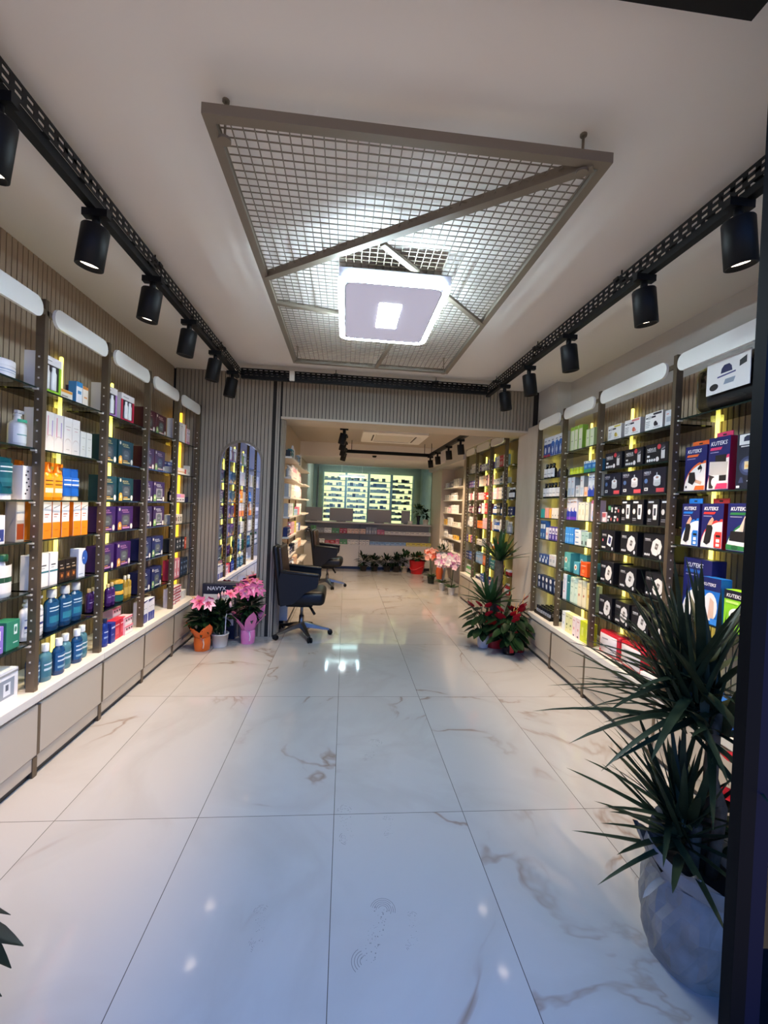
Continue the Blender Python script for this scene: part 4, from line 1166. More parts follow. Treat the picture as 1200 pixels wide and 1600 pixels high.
lrow('L0', 1, [('creamWhite', 5, .06)])
lrow('L0', 3, [('navyWhite', 5, .06)])
lrow('L0', 4, [('tealLine', 5, .06)])
lrow('L0', 5, [('lotionGC', 4, .06)])
lrow('L1', 0, [('tubW', 1, .345), ('greenBox', 1, 0, .14, 0, .45)])
lrow('L1', 1, [('creamWhite', 2, .05), ('lotionGC', 1, .06), ('lotionG', 1, .13)])
lrow('L1', 2, [('tubeB', 2, .06), ('tubeT', 2, .10), ('floral', 1, .035)])
lrow('L1', 3, [('serumO', 2, .05), ('navyWhite', 2, .10), ('serumAmber', 1, .07)])
lrow('L1', 4, [('tealLine', 3, .04), ('lotionGC', 2, .04)])
lrow('L1', 5, [('shampT', 2, .04), ('purpleD', 1, .10), ('greenD', 1, .015)])
lrow('L1', 'ledge', [('device', 1, .215)])

lrow('L2', 0, [('giftG', 1, .03), ('darkPattern', 1, 0, .12, 0, .19), ('lowOrange', 1, .0, .03, 0, .215), ('blueWhite', 1, .13), ('orangeTrim', 1, .012), ('plum', 1, .005, .10)])
lrow('L2', 1, [('creamWhite', 1, .02), ('creamPink', 2, .004), ('creamWhite', 2, .004), ('creamSmall', 2, .004)])
lrow('L2', 2, [('sprayO', 1, 0, .13, 0, .06), ('floral', 1, .02), ('sprayO', 2, .028), ('tubeB', 2, .008)])
lrow('L2', 3, [('serumO', 4, .015, .02, 0, None, .012), ('serumO', 2, .035)])
lrow('L2', 4, [('tealLine', 3, .02), ('blackPack', 3, .01), ('blueOval', 1, .015)])
lrow('L2', 5, [('pumpW', 2, .0, .03, 0, .012, -.018), ('shampT', 3, .0, .02, 0, .175, .012)])
lrow('L2', 'ledge', [('ledgeB', 1, .02, .0), ('ledgeC', 1, .008, -.01), ('ledgeB', 1, .02, -.02), ('ledgeC', 1, .01, .0), ('ledgeB', 1, .018, -.01), ('ledgeC', 1, .01, .01)])

lrow('L3', 0, [('giftL', 1, .03), ('giftR', 1, .06)])
lrow('L3', 1, [('dyeT', 2, .02, .02, 0, None, .02)])
lrow('L3', 2, [('dyeT', 2, .03, .02, 0, None, .025)])
lrow('L3', 3, [('dyeP', 2, .03, .02, 0, None, .03)])
lrow('L3', 4, [('dyeP', 2, .03, .02, 0, None, .03), ('blackPack', 5, 0, .15, 0, .2)])
lrow('L3', 5, [('oilP', 2, .02, .05), ('oilT', 1, .015, .06), ('clearG', 1, .0, .01, 0, .06), ('oilP', 2, .02, .02), ('oilT', 1, .01, .05), ('jarT', 1, .0, .02, 0, .31), ('jarT', 1, .0, .02, .076, .31), ('oilG', 2, .0, .03, 0, .43), ('oilG', 1, 0, .12, 0, .28)])
lrow('L3', 'ledge', [('shampB', 2, .025, -.01), ('blueBoxS', 1, .02, -.01), ('redBox', 2, .012, .0), ('pinkBox', 1, .0, -.01, 0, .345), ('pinkBox', 1, .0, -.01, .0625, .345), ('pinkBox', 1, 0, .07, .0, .34), ('pinkBox', 1, 0, .07, .0625, .34), ('pinkBox', 1, 0, .07, .125, .34)])

lrow('L4', 0, [('dyeM', 2, .02, .02, 0, None, .015)])
lrow('L4', 1, [('dyeM', 2, .02, .02, 0, None, .005)])
lrow('L4', 2, [('dyeW', 2, .02, .02, 0, None, .02)])
lrow('L4', 3, [('dyeW', 2, .02, .02, 0, None, .02)])
lrow('L4', 4, [('dyeN', 2, .02, .02, 0, None, .02)])
lrow('L4', 5, [('dyeN', 2, .02, .02, 0, None, .02), ('greyRed', 1, 0, .13, 0, .40)])
lrow('L4', 'ledge', [('whiteNavyTall', 2, .03, -.005, 0, None, .02), ('beigeFaces', 1, 0, .10, 0, .35)])

lrow('L5', 0, [('whiteTall', 4, .025, .03, 0, None, .004), ('whiteOrangeS', 1, .004), ('pinkSlim', 2, .02)])
lrow('L5', 1, [('trayWhite', 1, .03, .0), ('blueJarBox', 3, 0, .10, 0, .035), ('whiteRed', 1, 0, .1, 0, .29), ('tinyWhite', 1, 0, .02, 0, .40)])
lrow('L5', 2, [('darkBottle', 2, .03), ('pinkTray', 1, .012), ('darkJar', 2, .02)])
lrow('L5', 3, [('creamWide', 1, .03), ('creamWide', 1, 0, .09, 0, .10)] [:1])
lrow('L5', 4, [('darkWide', 5, .03), ('redOrange', 1, .01), ('darkJar', 2, 0, .13, 0, .27)])
lrow('L5', 5, [('redStripe', 2, .03), ('pinkStripe', 2, .005), ('inkBox', 3, .015)])
lrow('L5', 'ledge', [('redWhiteLong', 1, .03, .0), ('redWhiteLong', 1, 0, .0, .0555, .03), ('redWhiteLong', 1, 0, .0, .111, .03), ('whiteCube', 2, .03)])

# right wall
RA = math.atan2(-1, -.041)
def RB(y, off=.02):
    return TR(1.865 + off + .041 * (y - 2.05), y, 0, RA)
RY = {'D': (4.235, .545), 'C': (3.69, .58), 'B': (3.11, .79), 'A': (2.32, .80)}
RN = {'D': 'farthest right bay', 'C': 'third right bay', 'B': 'wide right bay', 'A': 'nearest right bay'}
def rrow(b, lvl, items, extra=''):
    zs = ZA if b == 'A' else ZR
    if lvl == 'ledge':
        row(RB(RY[b][0]), lvl, .40, items, f'white ledge, {RN[b]}')
    else:
        row(RB(RY[b][0]), lvl, zs[lvl], items, f'{LV[lvl]}, {RN[b]}')
for b, (y, wd) in RY.items():
    shelving(RB(y), wd, ZA if b == 'A' else ZR, {'A': 'right shelving bay of navy brace boxes behind the dracaena', 'B': 'wide right shelving bay of black device boxes', 'C': 'right shelving bay with turquoise and lime cartons',
             'D': 'farthest right shelving bay with yellow glowing back'}[b], strips=(.035,), last=(b == 'A'), slat=(b != 'D'), glow=(b == 'D'), ledge=.40)
    base_cabinet(RB(y), wd, {'A': 'beige base cabinet behind the dracaena pot', 'B': 'wide beige base cabinet under the red pouches', 'C': 'beige base cabinet under the tea cartons', 'D': 'beige base cabinet beside the marble pier'}[b], top=.40)

rrow('D', 0, [('brushR', 2, .03, .02), ('brush', 4, .004, .02)])
rrow('D', 1, [('tonicW', 3, .04, .02, 0, None, .015), ('tonicS', 1, .02, .05), ('tonicS', 3, .03, .02)])
rrow('D', 2, [('tonicW', 5, .03, .02, 0, None, .014), ('tonicS', 2, .02, .02)])
rrow('D', 3, [('tinyTeal', 2, .03), ('tinyPink', 2, .008), ('tinyOrange', 1, .01), ('tinyWhite', 4, .01), ('g_blue_mid' if False else generic('blue', 'mid'), 1, 0, .09, 0, .28), (generic('red', 'mid'), 1, 0, .09, 0, .36)])
rrow('D', 4, [('bluePack', 2, .03), ('redDot', 1, .012), ('purpDots', 3, .02), ('redDot', 1, .02)])
rrow('D', 5, [('blueLow', 3, .03), ('greyPack', 3, .02)])
rrow('D', 6, [('navyPack', 5, .03, .02, 0, None, .012)])
ry = RB(RY['D'][0])
tr = thing('display_tray', 'black tray holding roll-on bottles on the far right ledge', 'tray', ry @ Matrix.Translation((.05, .0, .40)))
MB().box(0, .36, -.01, .20, 0, .008, BLACK).box(0, .36, -.01, -.006, .008, .03, BLACK).box(0, .004, -.01, .2, .008, .03, BLACK).box(.356, .36, -.01, .2, .008, .03, BLACK).build('tray_base', tr)
for j in range(4):
    for i in range(7):
        place('rollon', ry @ Matrix.Translation((.063 + i * .048, .004 + j * .045, .409)), f'{ORD[i]} roll-on bottle from left, {("front", "second", "third", "back")[j]} row of the black tray', 'roll-on bottles in the black tray')

rrow('C', 0, [('limeTall', 3, .04), ('limeShort', 2, .06)])
rrow('C', 1, [('yellowJar', 4, .04, .02, 0, None, .004), ('blueGreen', 4, .05)])
rrow('C', 2, [('greyTall', 2, .03), ('greyPack', 1, .02), ('greyTall', 1, .01), ('smallPeach', 1, .01), ('waveBlue', 3, .004)])
rrow('C', 3, [('wavePurple', 3, .03), ('creamCard', 3, .02), ('pinkBlue', 2, .04)])
rrow('C', 4, [('blueSlim', 4, .03), ('whiteFlat', 1, .0, .02, 0, .20), ('whiteFlat', 1, .0, .02, .0425, .20), ('whiteFlat', 1, .0, .02, .085, .20), ('mintPack', 2, .0, .02, 0, .31), ('lowWhite', 1, 0, .0, 0, .44)])
rrow('C', 5, [('tealBig', 1, .03), ('tealBig', 1, .035, .08), ('tealSmall', 1, 0, .0, 0, .25), ('orangeBox', 1, 0, .0, 0, .36), ('tealSmall', 1, 0, .12, 0, .31)])
rrow('C', 6, [('tallWhite', 1, .03), ('tallTeal', 1, .01), ('tallMint', 2, .012), ('tallCream', 2, .006), ('tallGold', 1, .006), ('tallPale', 1, .006)])
rrow('C', 'ledge', [('teaWhite', 1, .10, -.01), ('teaYellow', 2, .005, -.01), ('teaPink', 2, .005, -.01), ('teaGreen', 2, .006, -.01)])

rrow('B', 0, [('chronY', 1, .04), ('chronR', 1, .05), ('chronK', 1, .05), ('greyPack', 1, .02)])
rrow('B', 1, [('nexMask', 3, .03, .02, 0, None, .03)])
rrow('B', 2, [('nexNeb', 3, .02, .02, 0, None, .012)])
rrow('B', 3, [('smallPinkW', 1, .02), ('smallBlackA', 1, .004), ('smallBlackG', 1, .0, .02, .0625, .087), ('smallBlackA', 1, .004), ('smallBlackA', 1, .0, .02, .0625, .169), ('thermo', 2, .02, .02, 0, None, .008), ('thermo', 2, .03, .02, 0, None, .012)])
rrow('B', 4, [('bpmW', 1, .03), ('bpm', 2, .06, .02, 0, None, .06)])
rrow('B', 5, [('bpmS', 1, .03), ('bpm', 1, .07), ('bpm', 1, .09)])
rrow('B', 6, [('bpmS', 4, .04, .02, 0, None, .03)])
rrow('B', 'ledge', [('pouch', 2, .08, .01, 0, None, .02), ('whiteLow', 1, .02, -.02)])

rrow('A', 1, [('kO', 1, .06, .01), ('kP', 1, .012, .01), ('visco', 1, .03, .02), ('visco', 1, .02, .02)])
rrow('A', 2, [('kB', 1, .06, .01), ('kR', 1, .012, .01), ('kG', 1, .03, .01), ('kB', 1, .03, .02)])
rrow('A', 3, [('kW', 1, .05, .04), ('cardDisp', 1, .01, .12), ('blueBrace', 1, 0, .0, 0, .235), ('limeBox', 1, 0, .0, 0, .375), ('blueBrace', 1, 0, .08, 0, .40)])
rrow('A', 'ledge', [('bpm', 1, .04, .0), ('blueTub', 1, .02, -.01), ('bpm', 1, .04, .02)])

# plastic wrapped cushion on top of the nearest right bay
cu = thing('bagged_cushion', 'black cushion in clear plastic bag with white printed card', 'cushion', RB(2.32) @ Matrix.Translation((.11, .02, 1.992)))
mb = MB().rbox(0, .52, .02, .19, 0.004, .24, .07, mat('17171A', .7), 5)
mb.build('cushion_body', cu)
mb = MB().rbox(-.05, .57, .005, .205, .0, .27, .06, CLEARP, 4)
mb.build('plastic_bag', cu)
mb = MB()
M = Matrix.Translation((.07, -.004, .085)) @ Matrix.Rotation(.0, 4, 'Y')
mb.box(0, .26, 0, .003, 0, .17, C('EAE7E4'), M)
mb.flat([(.09, .095), (.16, .095), (.155, .12), (.14, .135), (.11, .135), (.095, .12)], -.0008, C('1E2250'), M)
mb.flat([(.07, .076), (.18, .082), (.18, .090), (.07, .084)], -.0008, C('4A4E80'), M)
mb.flat([(.02 + .03 + .028 * math.cos(t * PI / 8), .035 + .018 * math.sin(t * PI / 8)) for t in range(16)], -.0008, C('15151A'), M)
mb.flat([(.20, .10), (.24, .11), (.24, .145), (.20, .13)], -.0008, C('15151A'), M)
mb.flat([(.11, .035), (.17, .035), (.18, .06), (.12, .06)], -.0008, C('8E99A8'), M)
mb.build('printed_card', cu)

# ------------------------------------------------------------------ office chairs
def star_leg(mb, a, L=.30):
    M = Matrix.Rotation(a, 4, 'Z')
    v = []
    for t, w, z0, z1 in ((.03, .028, .085, .135), (.12, .024, .075, .115), (.22, .017, .058, .085), (L, .012, .048, .066)):
        v += [(t, -w, z0), (t, w, z0), (t, w * .8, z1), (t, -w * .8, z1)]
    f = [(0, 1, 2, 3), (15, 14, 13, 12)]
    for k in range(3):
        b = 4 * k
        for i in range(4):
            f.append((b + i, b + 4 + i, b + 4 + (i + 1) % 4, b + (i + 1) % 4))
    mb.add(v, f, CHROME, False, M)
    return M
def chair(label, x, y, rz):
    o = thing('office_chair', label, 'chair', TR(x, y, 0, rz))
    # local: faces +x
    mb = MB().rbox(-.12, .25, -.235, .235, .36, .505, .05, LEATHER, 4)
    mb.build('seat', o)
    bk = MB()
    M = Matrix.Translation((-.17, 0, .40)) @ Matrix.Rotation(-.13, 4, 'Y')
    bk.rbox(-.055, .0, -.25, .25, -.04, .58, .027, LEATHER, 4, M)
    bk.rbox(-.008, .035, -.225, .225, .08, .56, .02, LEATHERB, 3, M)
    b_ = bk.build('backrest', o)
    for s in (-1, 1):
        am = MB()
        pts = [(-.19, .36), (-.06, .39), (.05, .50), (.165, .555), (.18, .60), (.18, .675), (.16, .69), (-.20, .72), (-.225, .60)]
        am.prism(pts, s * .245 - .024, s * .245 + .024, LEATHER)
        am.rbox(-.20, .185, s * .245 - .03, s * .245 + .03, -.012, .018, .012, LEATHER, 3, Matrix.Translation((0, 0, .692)) @ Matrix.Rotation(.085, 4, 'Y'))
        am.build('armrest', o)
    mm = MB().rbox(-.16, .12, -.10, .10, .315, .372, .015, BLACK, 2)
    mm.tube([(.08, -.05, .33), (.13, -.16, .29), (.15, -.17, .26)], .014, BLACK, 8)
    mm.build('tilt_mechanism', o)
    MB().tube([(0, 0, .20), (0, 0, .33)], .016, CHROME, 12).tube([(0, 0, .07), (0, 0, .215)], .027, CHROME, 14).build('gas_column', o)
    for k in range(5):
        a = .07 + k * 2 * PI / 5
        lm = MB()
        M = star_leg(lm, a)
        lg = lm.build('leg', o)
        cm = MB()
        for s in (-1, 1):
            cm.lathe([(.001, -.009), (.024, -.009), (.027, -.004), (.027, .004), (.024, .009), (.001, .009)], BLACK, 14,
                     M=M @ Matrix.Translation((.31, s * .014, .027)) @ Matrix.Rotation(PI / 2, 4, 'X'))
        cm.tube([(.305, 0, .03), (.30, 0, .06)], .007, BLACK, 8, M)
        cm.build('caster', lg)
    return o
chair('black leather office chair with chrome base beside the mirror wall corner', -.42, 4.625, 0)
chair('black leather office chair farther back near the dispensing counter', -.26, 7.35, -.05)

# ------------------------------------------------------------------ back room shelving, right
EY = (('E1', 5.53, .53, 'front back-room bay'), ('E2', 6.15, .62, 'middle back-room bay'), ('E3', 6.66, .51, 'rear back-room bay'), ('E0', 5.0, .22, 'slim back-room bay'))
ROWS = {
 'E1': [['sky:tall', 'white:tall*2', 'red:tall*2', 'cream:tall'], ['grey:wide*2', 'navy:mid', 'white:tall'], ['white:tall*2', 'pink:tall', 'cream:tall*2', 'navy:mid'], ['blue:bot*3', 'black:tall*2'], ['white:tall', 'blue:bot*4'], ['orange:jar*2', 'cream:jar', 'red:mid'], ['teal:mid*2', 'rose:bot*2'], ['pink:wide*2', 'red:mid']],
 'E2': [['violet:mid', 'white:mid*3', 'violet:tall', 'white:tall'], ['cream:tall*3', 'peach:tall*2', 'plum:tall', 'pink:tall*2'], ['pink:mid*3', 'red:mid', 'orange:jar*2'], ['violet:bot*2', 'plum:tall', 'white:tall*2', 'red:tall*2'], ['orange:mid*3', 'pink:tall*4'], ['cream:wide*2', 'grey:mid*2'], ['sky:tall*5', 'orange:tall*2', 'pink:tall'], ['navy:jar*3', 'blue:mid*2']],
 'E3': [['grey:bot*2', 'cream:tall*2', 'white:tall'], ['violet:mid*3', 'blue:mid'], ['white:mid', 'rose:mid', 'cream:bot*2'], ['black:bot', 'plum:mid*2', 'pink:bot'], ['grey:bot*2', 'white:tall*2'], ['violet:mid', 'yellow:mid', 'rose:mid'], ['navy:mid*2', 'blue:mid*2'], ['green:bot*5']],
 'E0': [[], [], ['black:bot*3'], ['navy:mid*2'], ['grey:bot*2'], [], ['red:jar*2'], ['red:bot*2']]}
for b, y, wd, nm in EY:
    bay = TR(1.92, y, 0, -PI / 2)
    shelving(bay, wd, ZR, {'E1': 'back-room shelving bay nearest the marble pier', 'E2': 'middle back-room shelving bay of orange and blue cartons', 'E3': 'rear back-room shelving bay beside the orchids', 'E0': 'slim shelving bay between marble pier and back-room bays'}[b],
             strips={'E1': (), 'E2': (.12, .60), 'E3': (.25,), 'E0': (.12,)}[b], last=False, glow='94825E', head=(b != 'E0'))
    if b != 'E0':
        base_cabinet(bay, wd, {'E1': 'cream base cabinet behind the yucca', 'E2': 'cream base cabinet in middle of back-room row', 'E3': 'cream base cabinet beside the white orchid pots'}[b])
    for lvl, items in enumerate(ROWS[b]):
        its = []
        for q, s_ in enumerate(items):
            p_, n_ = (s_.split('*') + ['1'])[:2]
            cl, sh = p_.split(':')
            its.append((generic(cl, sh), int(n_), .028 if q == 0 else .008))
        wsum = lambda L_: sum(KINDS[k_]['w'] * c_ + .005 * (c_ - 1) + g_ for k_, c_, g_ in L_)
        q = 0
        while its and q < 8 and wsum(its) < wd - .11:
            its.append((its[q][0], 1, .008))
            q += 1
        if its:
            row(bay, lvl, ZR[lvl] if lvl < 7 else .42, its, f'{LV[lvl] if lvl < 7 else "white ledge"}, {nm}')

# rear niche shelves
ni = thing('wall_shelf_unit', 'rear niche of pale shelves before the counter pillar', 'shelves', TR(1.98, 8.55, 0, -PI / 2))
for z in (.62, .86, 1.10, 1.34, 1.58, 1.82):
    MB().box(0, 1.65, 0, .21, z - .018, z, CABW).build('shelf', ni)
MB().box(0, 1.65, .205, .215, .4, 2.2, TAN).build('back_panel', ni)
for lvl, (z, its) in enumerate(((1.82, ['white:mid*2', 'grey:bot*3', 'cream:tall*4']), (1.58, ['cream:mid*3', 'white:bot*5']), (1.34, ['cream:mid*2', 'pink:bot*2', 'white:tall*4']),
                             (1.10, ['amber:mid*2', 'white:tall*3', 'cream:wide*3']), (.86, ['white:bot*3', 'cream:jar*3', 'amber:wide*2']), (.62, ['white:pump*3', 'cream:tall*3']))):
    l_ = []
    for q, s_ in enumerate(its):
        p_, n_ = (s_.split('*') + ['1'])[:2]
        cl, sh = p_.split(':')
        l_.append((generic(cl, sh), int(n_), .05 if q == 0 else .10, .02, 0, None, .05))
    row(TR(1.98, 8.55, 0, -PI / 2), lvl, z, l_, f'{LV[lvl]}, rear niche')

# ------------------------------------------------------------------ back room shelving, left
BL = TR(-.62, 4.86, 0, PI / 2)
bl = thing('wall_shelf_unit', 'pale back-room shelf unit on the left behind the chairs', 'shelves', BL)
MB().box(0, 2.55, .235, .245, .3, 2.25, TAN).build('back_panel', bl)
for i in range(4):
    x = .0 + i * .84
    MB().box(x, x + .03, .215, .235, .3, 2.25, mat('5E4630', .5)).build('upright', bl)
MB().box(0, 2.55, .205, .24, 2.06, 2.25, TAN).build('top_panel', bl)
ZB = (1.93, 1.70, 1.475, 1.25, 1.02, .78, .54)
for z in ZB:
    for i in range(3):
        MB().box(.02 + i * .85, .80 + i * .85, 0.03 * (i % 2), .235, z - .02, z, CABW).build('shelf', bl)
MB().box(0, 2.55, -.02, .235, .08, .32, CABW).box(0, 2.55, .02, .235, 0, .08, KICK).build('base_drawer', bl)
for lvl, its in enumerate((['black:wide', 'teal:mid*2', 'white:pump*2', 'grey:wide*2', 'sky:mid*2', 'black:mid', 'white:tall*2'],
                           ['grey:bot*3', 'white:bot*3', 'pink:pump*4', 'cream:pump*3', 'pink:bot*4'],
                           ['grey:tall*3', 'cream:tall*3', 'pink:bot*4', 'white:pump*5', 'pink:pump*2'],
                           ['grey:tall*2', 'white:tall*4', 'green:tall', 'sky:wide*3', 'rose:mid*2', 'white:tall*3'],
                           ['navy:mid*3', 'red:bot', 'pink:tall*4', 'yellow:tall*2', 'white:mid*3', 'blue:mid*2'],
                           ['cream:mid*3', 'navy:wide*2', 'black:mid*2', 'white:mid*4', 'peach:mid*4'],
                           ['yellow:tall*4', 'amber:bot*3', 'plum:bot*2', 'white:bot*2', 'peach:tall*4'],
                           ['amber:mid*3', 'yellow:wide*2', 'peach:mid*4', 'rose:mid*2', 'cream:wide*4'])):
    l_ = []
    for q, s_ in enumerate(its):
        p_, n_ = (s_.split('*') + ['1'])[:2]
        cl, sh = p_.split(':')
        l_.append((generic(cl, sh), int(n_), .05 if q == 0 else .035, .02, 0, None, .022))
    row(BL, lvl, ZB[lvl] if lvl < 7 else .32, l_, f'{(LV + ("base top",))[lvl]}, left back-room unit')

# ------------------------------------------------------------------ dispensing counter
CY = 9.4
ct = thing('dispensing_counter', 'long pale dispensing counter across the end of the room', 'counter', loc=(0, CY, 0))
MB().box(-.86, 1.93, 0, .02, .06, .52, CABW).box(.335, .342, -.001, 0, .06, .52, KICK).build('front_panel', ct)
MB().box(-.86, 1.93, .015, .03, 0, .06, KICK).build('kick_board', ct)
MB().box(-.86, 1.93, 0, .30, .52, .54, CABW).build('lower_shelf', ct)
MB().box(-.86, 1.93, 0, .30, .765, .78, BRONZE2).build('upper_shelf', ct)
MB().box(-.86, 1.93, .20, .215, .54, 1.0, mat('A89F90', .5)).build('shelf_back', ct)
MB().rbox(-.86, 1.93, -.03, .32, 1.0, 1.03, .004, CABW, 1, smooth=False).build('worktop', ct)
MB().box(.335, .345, 0, .2, .54, 1.0, BRONZE2).build('divider', ct)
for i, (x0, x1) in enumerate(((-.86, -.50), (-.34, .18), (.50, 1.03), (1.26, 1.46))):
    s_ = thing('counter_screen', ('grey screen on counter at the left end', 'wide grey screen, second from left on counter', 'wide grey screen, third from left on counter', 'narrow grey screen on counter beside the flower vase')[i], 'screen', loc=(x0, CY + .10, 1.03))
    MB().rbox(0, x1 - x0, 0, .012, .012, .30, .004, mat('A9A49C', .5), 1, smooth=False).build('screen_panel', s_)
    MB().box((x1 - x0) * .3, (x1 - x0) * .7, -.03, .05, 0, .012, BRONZE2).build('stand', s_)
def crow(z, its, where):
    l_ = []
    for q, s_ in enumerate(its):
        p_, n_ = (s_.split('*') + ['1'])[:2]
        cl, sh = p_.split(':')
        l_.append((generic(cl, sh), int(n_), .04 if q == 0 else .012, .02, 0, None, .006))
    row(TR(-.86, CY, 0, 0), 0, z, l_, where)
crow(.78, ['black:mid', 'green:tall*2', 'grey:mid*2', 'white:mid*2', 'green:mid*2', 'red:mid*2', 'peach:mid*5', 'grey:tall*4', 'rose:mid*2', 'cream:wide*9'], 'upper counter shelf')
crow(.54, ['grey:wide*2', 'white:mid*2', 'red:wide*2', 'rose:mid', 'green:mid*2', 'cream:mid*6', 'sky:wide*7', 'yellow:wide*6'], 'lower counter shelf')

# ------------------------------------------------------------------ dispensary behind glass
struct('window_2', MB().box(-.87, 2.0, 9.72, 9.732, 0.0, 2.29, PANE).box(-.66, -.62, 9.71, 9.74, 0, 2.29, mat('6E8280', .4)).box(1.96, 2.0, 9.71, 9.74, 0, 2.29, mat('6E8280', .4)))
LIT = mat('F8F5B8', .6, name='lit_cabinet_back', emit=CABINET)
CABG = mat('8FA6A8', .5, name='cabinet_grey')
rng = random.Random(5)
medk = []
for c_, dn in (('9AA6A8', 'pale grey'), ('6F7C80', 'grey'), ('B9BFB8', 'off-white'), ('3A4248', 'dark'), ('A8983A', 'mustard'), ('8A3A34', 'red'), ('22306A', 'navy')):
    for w_, h_ in ((.07, .055), (.085, .085), (.055, .07)):
        k_ = f'm_{c_}_{w_}'
        carton(k_, dn + ' medicine box', w_, .10, h_, c_, name='medicine_box')
        medk.append(k_)
cw = .595
for c in range(4):
    cx = -.60 + c * cw
    cab = thing('medicine_cabinet', f'{ORD[c]} lit medicine cabinet from the left behind the glass', 'cabinet', loc=(cx, 11.1, 0))
    MB().box(.0, cw, .17, .18, 0, 2.24, LIT).build('lit_back', cab)
    MB().box(0, .028, 0, .17, 0, 2.24, CABG).box(cw - .028, cw, 0, .17, 0, 2.24, CABG).build('side_panels', cab)
    for r_ in range(14):
        z = .20 + r_ * .142
        MB().box(.028, cw - .028, 0.0, .168, z - .012, z, CABG).build('shelf', cab)
        if r_ < 6:
            continue
        its, x = [], .04
        while x < cw - .13:
            if rng.random() < .13:
                x += rng.uniform(.04, .11)
                continue
            k_ = rng.choice(medk[:9] + medk[:12] + [medk[rng.randrange(21)]])
            its.append((k_, 1, 0, .03, 0, x))
            x += KINDS[k_]['w'] + .004
        row(TR(cx, 11.1, 0, 0), 0, z, its, f'{ORD[13 - r_]} row, {ORD[c]} lit cabinet')

# ------------------------------------------------------------------ plants
def blob_leaves(mb, n, cen, rad, L, w, m, rng, up=.3, droop=.02, shape=None):
    for i in range(n):
        a, u = rng.uniform(0, 2 * PI), rng.uniform(-1, 1)
        d = Vector((math.cos(a) * math.sqrt(1 - u * u), math.sin(a) * math.sqrt(1 - u * u), u))
        p = Vector(cen) + Vector((d.x * rad[0], d.y * rad[1], d.z * rad[2])) * rng.uniform(.25, .95)
        q = (d * .8 + Vector((0, 0, up)) + Vector((rng.uniform(-.4, .4), rng.uniform(-.4, .4), rng.uniform(-.3, .3)))).normalized()
        l_ = L * rng.uniform(.7, 1.2)
        mb.leaf(p, p + q * l_, w * rng.uniform(.8, 1.2), m, droop, n=4, shape=shape or (lambda t: max(.05, math.sin(PI * min(1, t * .92 + .08)))))
    return mb
def rosette(mb, n, base, L, w, m, rng, lo=-.2, hi=1.45, droop=.10, bias=(0, 0), jit=.02, tw=None):
    for i in range(n):
        a = i * 2.39996 + rng.uniform(-.25, .25)
        e = lo + (hi - lo) * ((i + .5) / n) ** .8
        d = Vector((math.cos(a) * math.cos(e) + bias[0], math.sin(a) * math.cos(e) + bias[1], math.sin(e))).normalized()
        l_ = L * rng.uniform(.75, 1.15)
        b = Vector(base) + Vector((rng.uniform(-jit, jit), rng.uniform(-jit, jit), rng.uniform(-jit, jit * 2)))
        mb.leaf(b, b + d * l_, w * rng.uniform(.8, 1.2), m, droop * rng.uniform(.5, 1.5) * math.cos(e), n=7, shape=lambda t: (.6 + .6 * min(1, t * 4)) * (1 - t) ** .55 + .02)
    return mb
def pot(mb, r0, r1, h, m, n=24):
    return mb.lathe([(r0, 0), (r1, h - .012), (r1 * 1.05, h - .012), (r1 * 1.05, h), (r1 * .9, h), (r1 * .85, h * .8), (.001, h * .8)], m, n, caps=False).lathe([(r0, 0.0005), (.001, .0005)], m, n, caps=False)
def wrap(mb, r0, r1, h, m, rng, flaps=7, fl=.12, out=.6, a0=0.0):
    """paper round a pot, pleated, with pointed flaps above"""
    n = 40
    prof = [(r0, 0.0), (r1 * 1.02, h * .5), (r1, h * .9), (r1 * .94, h)]
    mb.lathe(prof, m, n, caps=False, wob=.025)
    for k in range(flaps):
        a = a0 + 2 * PI * k / flaps + rng.uniform(-.15, .15)
        da = 2 * PI / flaps * .62
        v = []
        N = 5
        L_ = fl * rng.uniform(.75, 1.25)
        for i in range(N + 1):
            t = i / N
            rr = r1 * .93 + out * L_ * t ** 1.2
            hw = da * (1 - t ** 1.7)
            for s in (-1, -.4, .4, 1):
                aa = a + s * hw
                r2 = rr + .008 * math.sin(s * 4 + k) * t
                v.append((r2 * math.cos(aa), r2 * math.sin(aa), h + L_ * t * .95 - .012 * abs(s) * t))
        f = []
        for i in range(N):
            for j in range(3):
                b = i * 4 + j
                f.append((b, b + 1, b + 5, b + 4))
        mb.add(v, f, m, True)
    return mb
def petals(mb, c, n, L, w, m, rng, tilt=.5, dirn=(0, 0, 1), droop=.02):
    d = Vector(dirn).normalized()
    a = d.orthogonal().normalized()
    b = d.cross(a)
    for i in range(n):
        t = 2 * PI * i / n + rng.uniform(-.1, .1)
        v = (d * math.sin(tilt) + (a * math.cos(t) + b * math.sin(t)) * math.cos(tilt)).normalized()
        mb.leaf(c, Vector(c) + v * L, w, m, droop, n=5, side=v.cross(d), shape=lambda s: max(.06, math.sin(PI * min(1, s * .9 + .1))))
    return mb

